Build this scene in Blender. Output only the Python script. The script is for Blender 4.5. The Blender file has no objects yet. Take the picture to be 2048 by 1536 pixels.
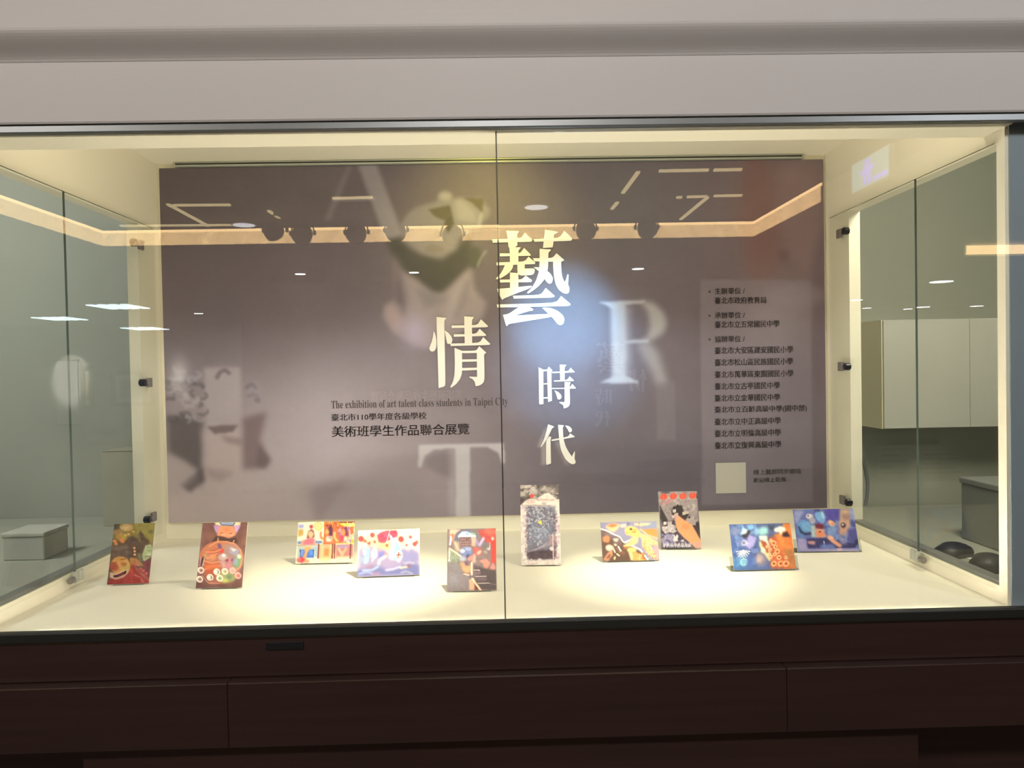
import bpy, bmesh, math, random
import numpy as np
from mathutils import Vector, Matrix

random.seed(7); RNG = np.random.default_rng(7)
SC = bpy.context.scene
COL = SC.collection
# ------------------------------------------------------------------ camera
W, H, F = 2048, 1536, 1540.0
YAW, PITCH, ROLL = 0.02032, 0.01969, -0.01905
CAM = np.array([0.0, -1.4, 1.5])
_f = np.array([math.sin(YAW)*math.cos(PITCH), math.cos(YAW)*math.cos(PITCH), -math.sin(PITCH)])
_r0 = np.array([math.cos(YAW), -math.sin(YAW), 0.0]); _u0 = np.cross(_r0, _f)
_r = _r0*math.cos(ROLL)+_u0*math.sin(ROLL); _u = -_r0*math.sin(ROLL)+_u0*math.cos(ROLL)
cd = bpy.data.cameras.new('camera'); cam = bpy.data.objects.new('camera', cd); COL.objects.link(cam)
cd.sensor_width = 36; cd.lens = 36*F/W; cd.clip_start = 0.05; cd.clip_end = 100
m = Matrix.Identity(4)
for i in range(3):
    m[i][0], m[i][1], m[i][2], m[i][3] = _r[i], _u[i], -_f[i], CAM[i]
cam.matrix_world = m
SC.camera = cam
# ------------------------------------------------------------------ world, exposure
wd = bpy.data.worlds.new('world'); SC.world = wd; wd.use_nodes = True
wd.node_tree.nodes['Background'].inputs[0].default_value = (0.9, 0.92, 1.0, 1)
wd.node_tree.nodes['Background'].inputs[1].default_value = 0.02
vs = SC.view_settings
vs.view_transform = 'Standard'; vs.look = 'None'; vs.exposure = 0.0; vs.gamma = 1.0
vs.use_curve_mapping = False
SC.cycles.use_denoising = True
SC.cycles.max_bounces = 10; SC.cycles.transparent_max_bounces = 24
SC.cycles.sample_clamp_indirect = 6.0

def lamp(kind, name, loc, energy, col, target=None, **kw):
    l = bpy.data.lights.new(name, kind); l.energy = energy; l.color = col
    for k, v in kw.items(): setattr(l, k, v)
    o = bpy.data.objects.new(name, l); COL.objects.link(o); o.location = loc
    if target is not None:
        o.rotation_euler = (Vector(target)-Vector(loc)).to_track_quat('-Z', 'Y').to_euler()
    return o

WARM = (1.0, 0.83, 0.55)
# added unseen lights brightening the fascia, the two lamps of the case, the accent lamps on the poster
for gx_, gc in ((-1.9, (1.0, 0.95, 0.9)), (0.0, (1.0, 0.96, 0.93)), (1.9, (0.94, 0.96, 1.0))):
    lamp('AREA', 'gallery_ceiling_light', (gx_, -1.75, 2.66), 17, gc, (gx_, 0.0, 2.0), shape='DISK', size=0.3)
lamp('SPOT', 'case_spot', (0.02, 0.15, 2.07), 260, (1.0, 0.90, 0.67), (-0.33, 0.30, 1.034), spot_size=math.radians(35), spot_blend=1.0, shadow_soft_size=0.02)
lamp('SPOT', 'case_spot', (0.46, 0.15, 2.07), 225, (1.0, 0.90, 0.67), (0.38, 0.30, 1.034), spot_size=math.radians(34), spot_blend=1.0, shadow_soft_size=0.02)
for sx_, tx_ in ((0.02, -0.40), (0.46, 0.36)):      # the same two lamps: wide spill round the beam
    lamp('SPOT', 'case_spot_spill', (sx_, 0.15, 2.068), 24, (1.0, 0.90, 0.68), (tx_, 0.32, 1.034), spot_size=math.radians(96), spot_blend=0.8, shadow_soft_size=0.02)
lamp('SPOT', 'poster_accent_spot', (-0.02, 0.38, 2.085), 9.5, (1.0, 0.86, 0.16), (-0.03, 0.8, 1.93), spot_size=math.radians(80), spot_blend=1.0, shadow_soft_size=0.03)
lamp('SPOT', 'track_blue_spot', (0.70, -4.62, 2.40), 2700, (0.30, 0.64, 1.0), (0.19, 0.8, 1.64), spot_size=math.radians(4.0), spot_blend=1.0, shadow_soft_size=0.0)
lamp('SPOT', 'track_blue_spot', (0.74, -4.62, 2.40), 1500, (0.28, 0.60, 1.0), (0.22, 0.8, 1.52), spot_size=math.radians(5.4), spot_blend=1.0, shadow_soft_size=0.0)

# ------------------------------------------------------------------ helpers
def ray(px, py): return _f+_r*(px-W/2)/F-_u*(py-H/2)/F
def at(ax, v, px, py):
    d = ray(px, py); return CAM+d*((v-CAM[ax])/d[ax])
def aty(px, py, y): return at(1, y, px, py)
def atz(px, py, z): return at(2, z, px, py)
def atx(px, py, x): return at(0, x, px, py)
def mir(px, py, yv):                      # a thing of the gallery met in the front glass, yv in front of the glass
    p = aty(px, py, yv); return Vector((p[0], -yv, p[2]))
def mirz(px, py, z):
    p = atz(px, py, z); return Vector((p[0], -p[1], p[2]))
def lin(c):
    c = np.asarray(c, float)/255.0
    return np.where(c <= 0.04045, c/12.92, ((c+0.055)/1.055)**2.4)
def L3(*c): return tuple(lin(c))+(1,)

def wloc(o):
    v = Vector((0, 0, 0))
    while o is not None: v += Vector(o.location); o = o.parent
    return v
def tag(o, label, cat, group=None, kind=None):
    if label: o['label'] = label
    if cat: o['category'] = cat
    if group: o['group'] = group
    if kind: o['kind'] = kind
    return o
def empty(name, loc, label=None, cat=None, group=None, kind=None):
    o = bpy.data.objects.new(name, None); COL.objects.link(o); o.location = loc; o.empty_display_size = 0.02
    return tag(o, label, cat, group, kind)
def mesh_obj(name, verts, faces, mat, parent=None, smooth=False):
    off = wloc(parent) if parent is not None else Vector((0, 0, 0))
    me = bpy.data.meshes.new(name); me.from_pydata([tuple(Vector(v)-off) for v in verts], [], faces); me.update()
    if mat is not None: me.materials.append(mat)
    o = bpy.data.objects.new(name, me); COL.objects.link(o)
    if parent is not None: o.parent = parent
    if smooth:
        for p in me.polygons: p.use_smooth = True
    return o
def bm_obj(name, bm, mat, parent=None, smooth=False):
    off = wloc(parent) if parent is not None else Vector((0, 0, 0))
    bmesh.ops.recalc_face_normals(bm, faces=bm.faces)
    bmesh.ops.translate(bm, verts=bm.verts, vec=-off)
    me = bpy.data.meshes.new(name); bm.to_mesh(me); bm.free()
    if mat is not None: me.materials.append(mat)
    o = bpy.data.objects.new(name, me); COL.objects.link(o)
    if parent is not None: o.parent = parent
    if smooth:
        for p in me.polygons: p.use_smooth = True
    return o
def bbox_bm(bm, x0, x1, y0, y1, z0, z1, bevel=0.0, seg=2):
    r = bmesh.ops.create_cube(bm, size=1.0)
    for v in r['verts']:
        v.co = Vector(((x0+x1)/2+v.co.x*(x1-x0), (y0+y1)/2+v.co.y*(y1-y0), (z0+z1)/2+v.co.z*(z1-z0)))
    if bevel:
        es = list({e for v in r['verts'] for e in v.link_edges})
        bmesh.ops.bevel(bm, geom=es, offset=bevel, segments=seg, affect='EDGES', profile=0.5)
def box(name, x0, x1, y0, y1, z0, z1, mat, parent=None, bevel=0.0, seg=2):
    bm = bmesh.new(); bbox_bm(bm, x0, x1, y0, y1, z0, z1, bevel, seg)
    return bm_obj(name, bm, mat, parent)
def cyl_bm(bm, c, axis, r1, r2, h, seg=20):
    rot = Vector((0, 0, 1)).rotation_difference(Vector(axis).normalized()).to_matrix().to_4x4()
    M = Matrix.Translation(Vector(c)) @ rot
    return bmesh.ops.create_cone(bm, cap_ends=True, segments=seg, radius1=r1, radius2=r2, depth=h, matrix=M)
def cyl(name, c, axis, r1, r2, h, mat, parent=None, seg=20, bevel=0.0):
    bm = bmesh.new(); cyl_bm(bm, c, axis, r1, r2, h, seg)
    if bevel: bmesh.ops.bevel(bm, geom=[e for e in bm.edges if abs(len(e.link_faces[0].verts)-len(e.link_faces[1].verts)) > 2], offset=bevel, segments=2, affect='EDGES')
    return bm_obj(name, bm, mat, parent)
def tube(name, pts, r, mat, parent=None, seg=8):
    P = [Vector(p) for p in pts]; V = []; Fc = []
    for i, p in enumerate(P):
        t = (P[min(i+1, len(P)-1)]-P[max(i-1, 0)]).normalized()
        a = t.cross(Vector((0.13, 0.21, 0.97)));  a = a if a.length > 1e-3 else t.cross(Vector((1, 0, 0)))
        a.normalize(); b = t.cross(a)
        for k in range(seg):
            th = 2*math.pi*k/seg; V.append(p+a*(r*math.cos(th))+b*(r*math.sin(th)))
    for i in range(len(P)-1):
        for k in range(seg):
            k2 = (k+1) % seg; Fc.append((i*seg+k, i*seg+k2, (i+1)*seg+k2, (i+1)*seg+k))
    Fc.append(tuple(range(seg))[::-1]); Fc.append(tuple(range((len(P)-1)*seg, len(P)*seg)))
    return mesh_obj(name, V, Fc, mat, parent, smooth=True)
def copy_tree(o, parent=None):
    c = o.copy(); COL.objects.link(c); c.parent = parent
    for ch in list(o.children): copy_tree(ch, c)
    return c
def spline(pts, n=8):
    P = [Vector(p) for p in pts]; out = []
    for i in range(len(P)-1):
        p0, p1, p2, p3 = P[max(i-1, 0)], P[i], P[i+1], P[min(i+2, len(P)-1)]
        for k in range(n):
            t = k/n
            out.append(0.5*((2*p1)+(p2-p0)*t+(2*p0-5*p1+4*p2-p3)*t*t+(3*p1-p0-3*p2+p3)*t**3))
    out.append(P[-1]); return out

# ------------------------------------------------------------------ materials
def nt(name):
    mt = bpy.data.materials.new(name); mt.use_nodes = True
    return mt, mt.node_tree.nodes, mt.node_tree.links
def plain(name, c, rough=0.6, var=0.06, scale=8.0, bump=0.0, bscale=120.0, metal=0.0, spec=0.5, stretch=(1, 1, 1)):
    mt, N, Lk = nt(name); b = N['Principled BSDF']
    b.inputs['Roughness'].default_value = rough; b.inputs['Metallic'].default_value = metal
    b.inputs['Specular IOR Level'].default_value = spec
    tc = N.new('ShaderNodeTexCoord'); mp = N.new('ShaderNodeMapping'); mp.inputs['Scale'].default_value = stretch
    Lk.new(tc.outputs['Object'], mp.inputs['Vector'])
    nz = N.new('ShaderNodeTexNoise'); nz.inputs['Scale'].default_value = scale; nz.inputs['Detail'].default_value = 4
    Lk.new(mp.outputs['Vector'], nz.inputs['Vector'])
    mx = N.new('ShaderNodeMix'); mx.data_type = 'RGBA'
    c = np.array(c[:3], float)
    mx.inputs[6].default_value = tuple(c*(1-var))+(1,); mx.inputs[7].default_value = tuple(np.minimum(c*(1+var), 1))+(1,)
    Lk.new(nz.outputs['Fac'], mx.inputs[0]); Lk.new(mx.outputs[2], b.inputs['Base Color'])
    if bump:
        n2 = N.new('ShaderNodeTexNoise'); n2.inputs['Scale'].default_value = bscale; n2.inputs['Detail'].default_value = 3
        Lk.new(tc.outputs['Object'], n2.inputs['Vector'])
        bp = N.new('ShaderNodeBump'); bp.inputs['Strength'].default_value = bump; bp.inputs['Distance'].default_value = 0.002
        Lk.new(n2.outputs['Fac'], bp.inputs['Height']); Lk.new(bp.outputs['Normal'], b.inputs['Normal'])
    return mt
def emit(name, c, s):
    mt, N, Lk = nt(name); N.remove(N['Principled BSDF'])
    e = N.new('ShaderNodeEmission'); e.inputs[0].default_value = tuple(c[:3])+(1,); e.inputs[1].default_value = s
    Lk.new(e.outputs[0], N['Material Output'].inputs[0]); return mt
def pane(name, tint, gain=1.0, f0=0.042):
    mt, N, Lk = nt(name); N.remove(N['Principled BSDF'])
    lw = N.new('ShaderNodeLayerWeight'); lw.inputs['Blend'].default_value = 0.5
    p = N.new('ShaderNodeMath'); p.operation = 'POWER'; p.inputs[1].default_value = 5
    Lk.new(lw.outputs['Facing'], p.inputs[0])
    ma = N.new('ShaderNodeMath'); ma.operation = 'MULTIPLY_ADD'; ma.inputs[1].default_value = (1-f0)*gain; ma.inputs[2].default_value = f0*gain
    Lk.new(p.outputs[0], ma.inputs[0])
    t = N.new('ShaderNodeBsdfTransparent'); t.inputs[0].default_value = tuple(tint)+(1,)
    g = N.new('ShaderNodeBsdfGlossy'); g.inputs['Roughness'].default_value = 0.0
    mx = N.new('ShaderNodeMixShader'); Lk.new(ma.outputs[0], mx.inputs[0]); Lk.new(t.outputs[0], mx.inputs[1]); Lk.new(g.outputs[0], mx.inputs[2])
    Lk.new(mx.outputs[0], N['Material Output'].inputs[0]); return mt
def printed(name, rough=0.55):
    mt, N, Lk = nt(name); b = N['Principled BSDF']; b.inputs['Roughness'].default_value = rough
    b.inputs['Specular IOR Level'].default_value = 0.3
    a = N.new('ShaderNodeAttribute'); a.attribute_name = 'Col'; Lk.new(a.outputs['Color'], b.inputs['Base Color']); return mt

M = {}
M['cream'] = plain('cream_paint', (0.84, 0.80, 0.66), 0.55, 0.02, 3.0, 0.05, 300)
M['fascia'] = plain('grey_fascia_paint', (0.50, 0.47, 0.45), 0.6, 0.02, 2.0, 0.06, 250)
M['steel'] = plain('dull_aluminium', (0.20, 0.21, 0.21), 0.4, 0.06, 20, metal=0.6)
M['rail'] = plain('brushed_rail_metal', (0.48, 0.50, 0.44), 0.4, 0.05, 30, metal=0.4)
M['raildark'] = plain('rail_slot_dark', (0.016, 0.016, 0.013), 0.5)
M['brown'] = plain('dark_brown_wood', (0.040, 0.0195, 0.0165), 0.30, 0.35, 5.0, 0.05, 60, stretch=(0.6, 6, 14))
M['black'] = plain('black_plastic', (0.006, 0.006, 0.008), 0.5, 0.1)
M['chrome'] = plain('clip_metal', (0.24, 0.22, 0.21), 0.35, 0.05, metal=0.4)
M['knob'] = plain('dark_knob', (0.015, 0.014, 0.02), 0.3, 0.05, metal=0.3)
M['bluegrey'] = plain('blue_grey_wall', (0.24, 0.29, 0.33), 0.6, 0.03)
M['glass'] = pane('front_glass', (0.985, 0.995, 0.985), 1.0)
M['sideglass'] = pane('side_glass', (0.985, 0.992, 0.98), 0.55)
M['glassedge'] = plain('green_glass_edge', (0.10, 0.13, 0.11), 0.2, 0.05)
M['seal'] = plain('brown_dust_seal', (0.055, 0.048, 0.035), 0.5, 0.1)
M['acrylic'] = pane('clear_acrylic', (0.86, 0.88, 0.86), 1.2)
M['print'] = printed('printed_inks')
M['letterface'] = plain('cream_white_letter_face', (0.80, 0.79, 0.76), 0.5, 0.01)
M['ink'] = plain('dark_ink', (0.045, 0.032, 0.036), 0.6, 0.05)
M['inkfaint'] = plain('faded_ink', (0.085, 0.072, 0.075), 0.6, 0.05)
M['paper'] = plain('pale_paper', (0.42, 0.41, 0.38), 0.6, 0.03)
M['boardedge'] = plain('foam_board_edge', (0.72, 0.70, 0.62), 0.6, 0.03)
M['led'] = emit('case_led_tube', (1.0, 0.88, 0.70), 7.5)  # added fill, hidden behind the header beam
M['sill'] = emit('sill_led_strip', (1.0, 0.90, 0.73), 610)  # added fill, glows upward onto header and ceiling
M['canlens'] = emit('case_spot_lens', (1.0, 0.86, 0.6), 12)
M['roomwall'] = plain('gallery_wall_paint', (0.42, 0.42, 0.40), 0.7, 0.03)
M['roomfloor'] = plain('gallery_floor', (0.20, 0.17, 0.15), 0.45, 0.1, 3)
M['lowceil'] = plain('plaster_ceiling', (0.42, 0.39, 0.38), 0.7, 0.03)
M['darkceil'] = plain('black_open_ceiling', (0.006, 0.006, 0.006), 0.9, 0.2)
M['cove'] = emit('cove_diffuser', (1.0, 0.66, 0.30), 12)
M['slit'] = emit('slot_light', (1.0, 0.78, 0.42), 5.0)
M['disc'] = emit('downlight_lens', (0.95, 0.95, 1.0), 7.0)
M['spotlens'] = emit('far_downlight_lens', (0.93, 0.95, 1.0), 26.0)
M['tubes'] = emit('fluorescent_tube', (0.72, 0.90, 1.0), 15.0)
M['exitpale'] = emit('exit_sign_face', (0.30, 0.60, 0.75), 3.2)
M['exitfig'] = emit('exit_sign_figure', (0.22, 0.20, 1.0), 7.0)
M['whitepaint'] = plain('white_gallery_paint', (0.70, 0.70, 0.66), 0.6, 0.02)
M['partition'] = plain('grey_partition_paint', (0.22, 0.21, 0.21), 0.6, 0.03)
M['olive'] = plain('olive_grey_wall', (0.33, 0.34, 0.28), 0.7, 0.04)
M['cabinet'] = plain('off_white_cabinet', (0.50, 0.50, 0.44), 0.6, 0.02)
M['cabinetside'] = plain('yellowed_cabinet_side', (0.74, 0.68, 0.44), 0.6, 0.02)  # same cabinet, side colour brightened and warmed as if lit
M['frame'] = plain('grey_picture_frame', (0.20, 0.19, 0.16), 0.5, 0.05)
M['cardboard'] = plain('tan_cardboard', (0.36, 0.32, 0.20), 0.7, 0.05)
M['greybox'] = plain('grey_equipment_paint', (0.20, 0.21, 0.20), 0.6, 0.05)
M['notice'] = plain('violet_grey_notice', (0.46, 0.44, 0.56), 0.6, 0.05)
M['carton'] = plain('olive_carton', (0.36, 0.355, 0.26), 0.7, 0.05)
M['cable'] = plain('grey_cable', (0.16, 0.17, 0.17), 0.5, 0.02)

# ------------------------------------------------------------------ painter for flat prints
class Canvas:
    def __init__(s, X, Y, base):
        s.X, s.Y = X, Y; s.rgb = np.zeros(X.shape+(3,)); s.rgb[:] = np.array(base, float)
    bs = 0.35
    def _blur(s, a, r):
        r = r*s.bs
        if r < 0.5: return a
        r = int(round(r))
        for ax in (0, 1):
            for _ in range(2):
                p = np.pad(a, [(r+1, r) if k == ax else (0, 0) for k in (0, 1)], mode='edge')
                c = np.cumsum(p, axis=ax); n = a.shape[ax]
                a = (np.take(c, np.arange(2*r+1, 2*r+1+n), ax)-np.take(c, np.arange(0, n), ax))/(2*r+1)
        return a
    def put(s, mask, col, alpha=1.0, blur=0):
        mask = s._blur(mask.astype(float), blur)*alpha
        s.rgb += (np.array(col, float)-s.rgb)*mask[..., None]
    def polymask(s, pts):
        inside = np.zeros(s.X.shape, bool); n = len(pts)
        for i in range(n):
            x0, y0 = pts[i]; x1, y1 = pts[(i+1) % n]
            if y0 == y1: continue
            c = ((y0 > s.Y) != (y1 > s.Y))
            inside ^= c & (s.X < (x1-x0)*(s.Y-y0)/(y1-y0)+x0)
        return inside
    def poly(s, pts, col, alpha=1.0, blur=0): s.put(s.polymask(pts), col, alpha, blur)
    def ell(s, cx, cy, rx, ry, col, alpha=1.0, blur=0, rot=0.0):
        c, d = math.cos(math.radians(rot)), math.sin(math.radians(rot))
        u = (s.X-cx)*c+(s.Y-cy)*d; v = -(s.X-cx)*d+(s.Y-cy)*c
        s.put((u/rx)**2+(v/ry)**2 < 1, col, alpha, blur)
    def soft(s, cx, cy, rx, ry, col, alpha=1.0):
        g = np.exp(-(((s.X-cx)/rx)**2+((s.Y-cy)/ry)**2)); s.rgb += (np.array(col, float)-s.rgb)*(g*alpha)[..., None]
    def line(s, pts, w, col, alpha=1.0, blur=0):
        mk = np.zeros(s.X.shape, bool)
        for (x0, y0), (x1, y1) in zip(pts[:-1], pts[1:]):
            L = (x1-x0)**2+(y1-y0)**2+1e-9
            t = np.clip(((s.X-x0)*(x1-x0)+(s.Y-y0)*(y1-y0))/L, 0, 1)
            mk |= (s.X-x0-t*(x1-x0))**2+(s.Y-y0-t*(y1-y0))**2 < (w/2)**2
        s.put(mk, col, alpha, blur)
    def ring(s, cx, cy, r, w, col, alpha=1.0):
        d = np.hypot(s.X-cx, s.Y-cy); s.put(np.abs(d-r) < w/2, col, alpha)
    def mottle(s, amp, cells, tint=(1, 1, 1)):
        h, w = s.X.shape; out = np.zeros((h, w))
        for k, c in enumerate(cells):
            g = RNG.normal(size=(int(c*h/max(h, w))+3, int(c*w/max(h, w))+3))
            yi = np.linspace(0, g.shape[0]-1.001, h); xi = np.linspace(0, g.shape[1]-1.001, w)
            y0 = yi.astype(int); x0 = xi.astype(int); fy = (yi-y0)[:, None]; fx = (xi-x0)[None]
            a = g[y0][:, x0]*(1-fy)*(1-fx)+g[y0+1][:, x0]*fy*(1-fx)+g[y0][:, x0+1]*(1-fy)*fx+g[y0+1][:, x0+1]*fy*fx
            out += a/(1+0.5*k)
        s.rgb += (out*amp)[..., None]*np.array(tint, float)
    def dabs(s, n, x0, x1, y0, y1, cols, rx, ry, alpha=0.8, rots=(0, 180)):
        for _ in range(n):
            s.ell(RNG.uniform(x0, x1), RNG.uniform(y0, y1), rx*RNG.uniform(.5, 1.3), ry*RNG.uniform(.5, 1.3), cols[RNG.integers(len(cols))], alpha, 0, RNG.uniform(*rots))
def grid_print(name, P00, PU, PV, canvas, parent, gain=1.0):
    """one sheet of printed paper: a fine grid coloured by the canvas; P00 top-left corner, PU along the top, PV down"""
    h, w = canvas.X.shape
    off = np.array(wloc(parent)) if parent is not None else np.zeros(3)
    u = np.linspace(0, 1, w)[None, :, None]; v = np.linspace(0, 1, h)[:, None, None]
    P = (np.array(P00)-off)+u*np.array(PU)+v*np.array(PV); P = P.reshape(-1, 3)
    idx = np.arange(h*w).reshape(h, w)
    q = np.stack([idx[:-1, :-1], idx[1:, :-1], idx[1:, 1:], idx[:-1, 1:]], -1).reshape(-1, 4)
    me = bpy.data.meshes.new(name); me.vertices.add(len(P)); me.vertices.foreach_set('co', P.ravel().astype(np.float32))
    me.loops.add(q.size); me.loops.foreach_set('vertex_index', q.ravel().astype(np.int32))
    me.polygons.add(len(q)); me.polygons.foreach_set('loop_start', (np.arange(len(q))*4).astype(np.int32))
    me.update(calc_edges=True)
    c = np.ones((h*w, 4), np.float32); c[:, :3] = np.clip(lin(np.clip(canvas.rgb, 0, 255)).reshape(-1, 3)*gain, 0, 0.95)
    at_ = me.color_attributes.new('Col', 'FLOAT_COLOR', 'POINT'); at_.data.foreach_set('color', c.ravel())
    me.materials.append(M['print'])
    o = bpy.data.objects.new(name, me); COL.objects.link(o)
    if parent is not None: o.parent = parent
    return o

# ================================================================== the setting
XL, XR, Z0, ZC, YB = -0.950, 0.957, 1.034, 2.098, 0.812
def struct(o): o['kind'] = 'structure'; return o
def boxes(name, lst, mat, parent=None, bevel=0.0):
    bm = bmesh.new()
    for b in lst: bbox_bm(bm, *b, bevel)
    return bm_obj(name, bm, mat, parent)
TX0, TX1, TY0, TY1, ZL = -3.60, 2.45, -5.80, -0.60, 2.70       # lit tray in the gallery ceiling
struct(box('floor', -12, 11.5, -16.5, 3, -0.1, 0.0, M['roomfloor']))
struct(boxes('ceiling', [(-12, TX0, -16.5, 3, ZL, ZL+.12), (TX1, 11.5, -16.5, 3, ZL, ZL+.12),
                         (TX0, TX1, -16.5, TY0, ZL, ZL+.12), (TX0, TX1, TY1, 3, ZL, ZL+.12)], M['lowceil']))
struct(box('ceiling_recess', TX0-.3, TX1+.3, TY0-.3, TY1+.3, 2.90, 2.96, M['darkceil']))
struct(boxes('trim_recess_edge', [(TX0-.3, TX0-.15, TY0-.3, TY1+.3, ZL+.12, 2.90), (TX1+.15, TX1+.3, TY0-.3, TY1+.3, ZL+.12, 2.90),
                                  (TX0-.15, TX1+.15, TY0-.3, TY0-.15, ZL+.12, 2.90), (TX0-.15, TX1+.15, TY1+.15, TY1+.3, ZL+.12, 2.90)], M['darkceil']))
struct(box('wall_far', -12, 11.5, -16.6, -16.5, 0, ZL, M['roomwall']))
struct(box('wall_left', -12.1, -12, -16.5, 3, 0, ZL, M['roomwall']))
struct(box('wall_right', 11.5, 11.6, -16.5, 3, 0, ZL, M['roomwall']))
struct(boxes('wall_front_left', [(-2.6, XL-.008, 0.024, 0.036, 0.96, 1.945), (-12, -2.6, 0.024, 0.036, 0, 1.945)], M['bluegrey']))
struct(boxes('wall_front_right', [(XR+.007, 2.6, 0.024, 0.036, 0.96, 1.945), (2.6, 11.5, 0.024, 0.036, 0, 1.945)], M['bluegrey']))
# grey fascia above the case: flat, then swelling forward in a soft ogee
prof = [(-.004, 1.947), (-.018, 1.947), (-.020, 1.950), (-.020, 2.060)]
for k in range(1, 13):
    t = k/12; s = t*t*(3-2*t); prof.append((-.020-.042*s, 2.050+.046*t))
for k in range(1, 9):
    t = k/8; prof.append((-.062+.036*t*t, 2.096+.10*t))
prof += [(-.026, ZL), (-.004, ZL)]
V = [(x, y, z) for x in (-12, 11.5) for (y, z) in prof]; n = len(prof)
Fc = [(i, (i+1) % n, n+(i+1) % n, n+i) for i in range(n)]+[tuple(range(n))[::-1], tuple(range(n, 2*n))]
struct(mesh_obj('wall_front', V, Fc, M['fascia']))
# back-of-house walls seen through the side glass
struct(box('wall_back_right', 1.0, 11.5, 1.82, 1.9, 0, ZL, M['olive']))
struct(box('wall_back_left', -12, -1.0, 1.82, 1.9, 0, ZL, M['olive']))
lamp('AREA', 'side_room_light', (1.35, 0.42, 2.30), 20, (1.0, 0.93, 0.75), (1.7, 1.6, 1.1), size=0.4)  # added lamp, unseen, brightens the cabinet side and wall
lamp('AREA', 'side_room_light', (-2.3, 0.55, 2.55), 26, (0.98, 0.98, 0.94), (-2.2, 1.4, 1.2), size=0.5)  # added lamp, unseen, brightens the left-hand space

# ================================================================== the display case
case = empty('display_case', (0, 0, 0), 'wide built-in glass display case lined in cream with a dark wooden base', 'display case')
box('shelf', XL-.03, XR+.03, 0.0, YB, 0.995, Z0, M['cream'], case)
box('back_panel', XL-.03, XR+.03, YB, YB+.03, 0.995, ZC+.03, M['cream'], case)
box('ceiling_panel', XL-.03, XR+.03, 0.0, YB, ZC, ZC+.03, M['cream'], case)
box('header_beam', XL, XR, 0.0, 0.0875, 1.932, ZC, M['cream'], case, 0.002)
def side_panel(x0, x1, yf, yr):
    boxes('side_panel', [(x0, x1, 0.026, yf, Z0, ZC), (x0, x1, yr, YB, Z0, ZC), (x0, x1, yf, yr, 1.907, ZC), (x0, x1, yf, yr, Z0, 1.066)], M['cream'], case)
side_panel(XR, XR+.03, 0.050, 0.662)
side_panel(XL-.03, XL, 0.050, 0.684)
for x in (XR+.004, XL-.028): box('sill_channel', x, x+.024, 0.0505, 0.66, 1.0665, 1.074, M['steel'], case)
def glass_part(name, x0, x1, y0, y1, z0, z1, mat, edges):
    """a pane; edges lists the cut sides that show a green line, as (axis, sign)"""
    o = box(name, x0, x1, y0, y1, z0, z1, mat, case)
    o.data.materials.append(M['glassedge'])
    for p in o.data.polygons:
        for ax, sg in edges:
            if p.normal[ax]*sg > 0.5: p.material_index = 1
    return o
glass_part('front_pane', -1.06, 0.0105, 0.000, 0.007, 1.0345, 1.9315, M['glass'], [(0, 1)])
glass_part('front_pane', 0.0065, 1.30, 0.011, 0.018, 1.0345, 1.9315, M['glass'], [(0, -1)])
for Xf in (XR-.008, XL+.003):
    glass_part('side_pane', Xf, Xf+.005, 0.047, 0.3225, 1.0600, 1.9090, M['sideglass'], [(1, 1), (2, 1)])
    glass_part('side_pane', Xf, Xf+.005, 0.3240, 0.768, 1.0600, 1.9090, M['sideglass'], [(2, 1)])
box('seam_seal', 0.0072, 0.0092, 0.0072, 0.0108, 1.0345, 1.9315, M['seal'], case)
box('top_track', -1.5, 1.5, -.014, -.001, 1.9325, 1.9465, M['steel'], case, 0.002)
box('bottom_track', -1.5, 1.5, -.018, -.001, 1.025, 1.0445, M['raildark'], case, 0.003)
# hanging rail above the poster
rl = box('hanging_rail', -.893, .889, 0.790, 0.811, 2.0855, 2.0975, M['rail'], case, 0.0015)
box('rail_slot', -.888, .884, 0.7885, 0.7900, 2.0895, 2.0935, M['raildark'], rl)
# dark wooden base: upper rail, projecting ledge boards, recessed plinth
box('base_rail', -2.6, 2.6, -.012, 0.02, 0.953, 1.0245, M['brown'], case, 0.002)
for x0, x1 in ((-2.6, -.4878), (-.4874, .5122), (.5126, 2.6)):
    box('base_board', x0, x1, -.036, 0.02, 0.836, 0.9525, M['brown'], case, 0.0022, 2)
box('plinth_panel', -.757, .764, -.012, 0.02, 0.02, 0.835, M['brown'], case, 0.002)
box('plinth_recess', -2.6, 2.6, 0.06, 0.09, 0.0, 0.835, M['brown'], case)
a, b = aty(532, 1283.5, -.012), aty(608, 1299, -.012)
box('finger_plate', a[0], b[0], -.0145, -.012, b[2]+.001, a[2], M['black'], case, 0.001)
# added uplight on the shelf front, added fill tube, the two ceiling spots
box('sill_lip', XL, XR, 0.0186, 0.0203, Z0, Z0+.0022, M['cream'], case)  # bead added to keep the glowing strip out of sight
box('sill_light', XL+.10, XR-.10, 0.0205, 0.0235, Z0, Z0+.0006, M['sill'], case)
cyl('lamp_tube', (0, 0.145, 2.070), (1, 0, 0), .012, .012, 1.75, M['led'], case)  # added tube, out of view, lifts the case interior
for x in (0.02, 0.46):
    sp = cyl('spot_housing', (x, 0.15, 2.088), (0, 0, 1), .032, .036, .019, M['steel'], case)
    cyl('spot_lens', (x, 0.15, 2.0775), (0, 0, 1), .022, .022, .002, M['canlens'], sp)
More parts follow.
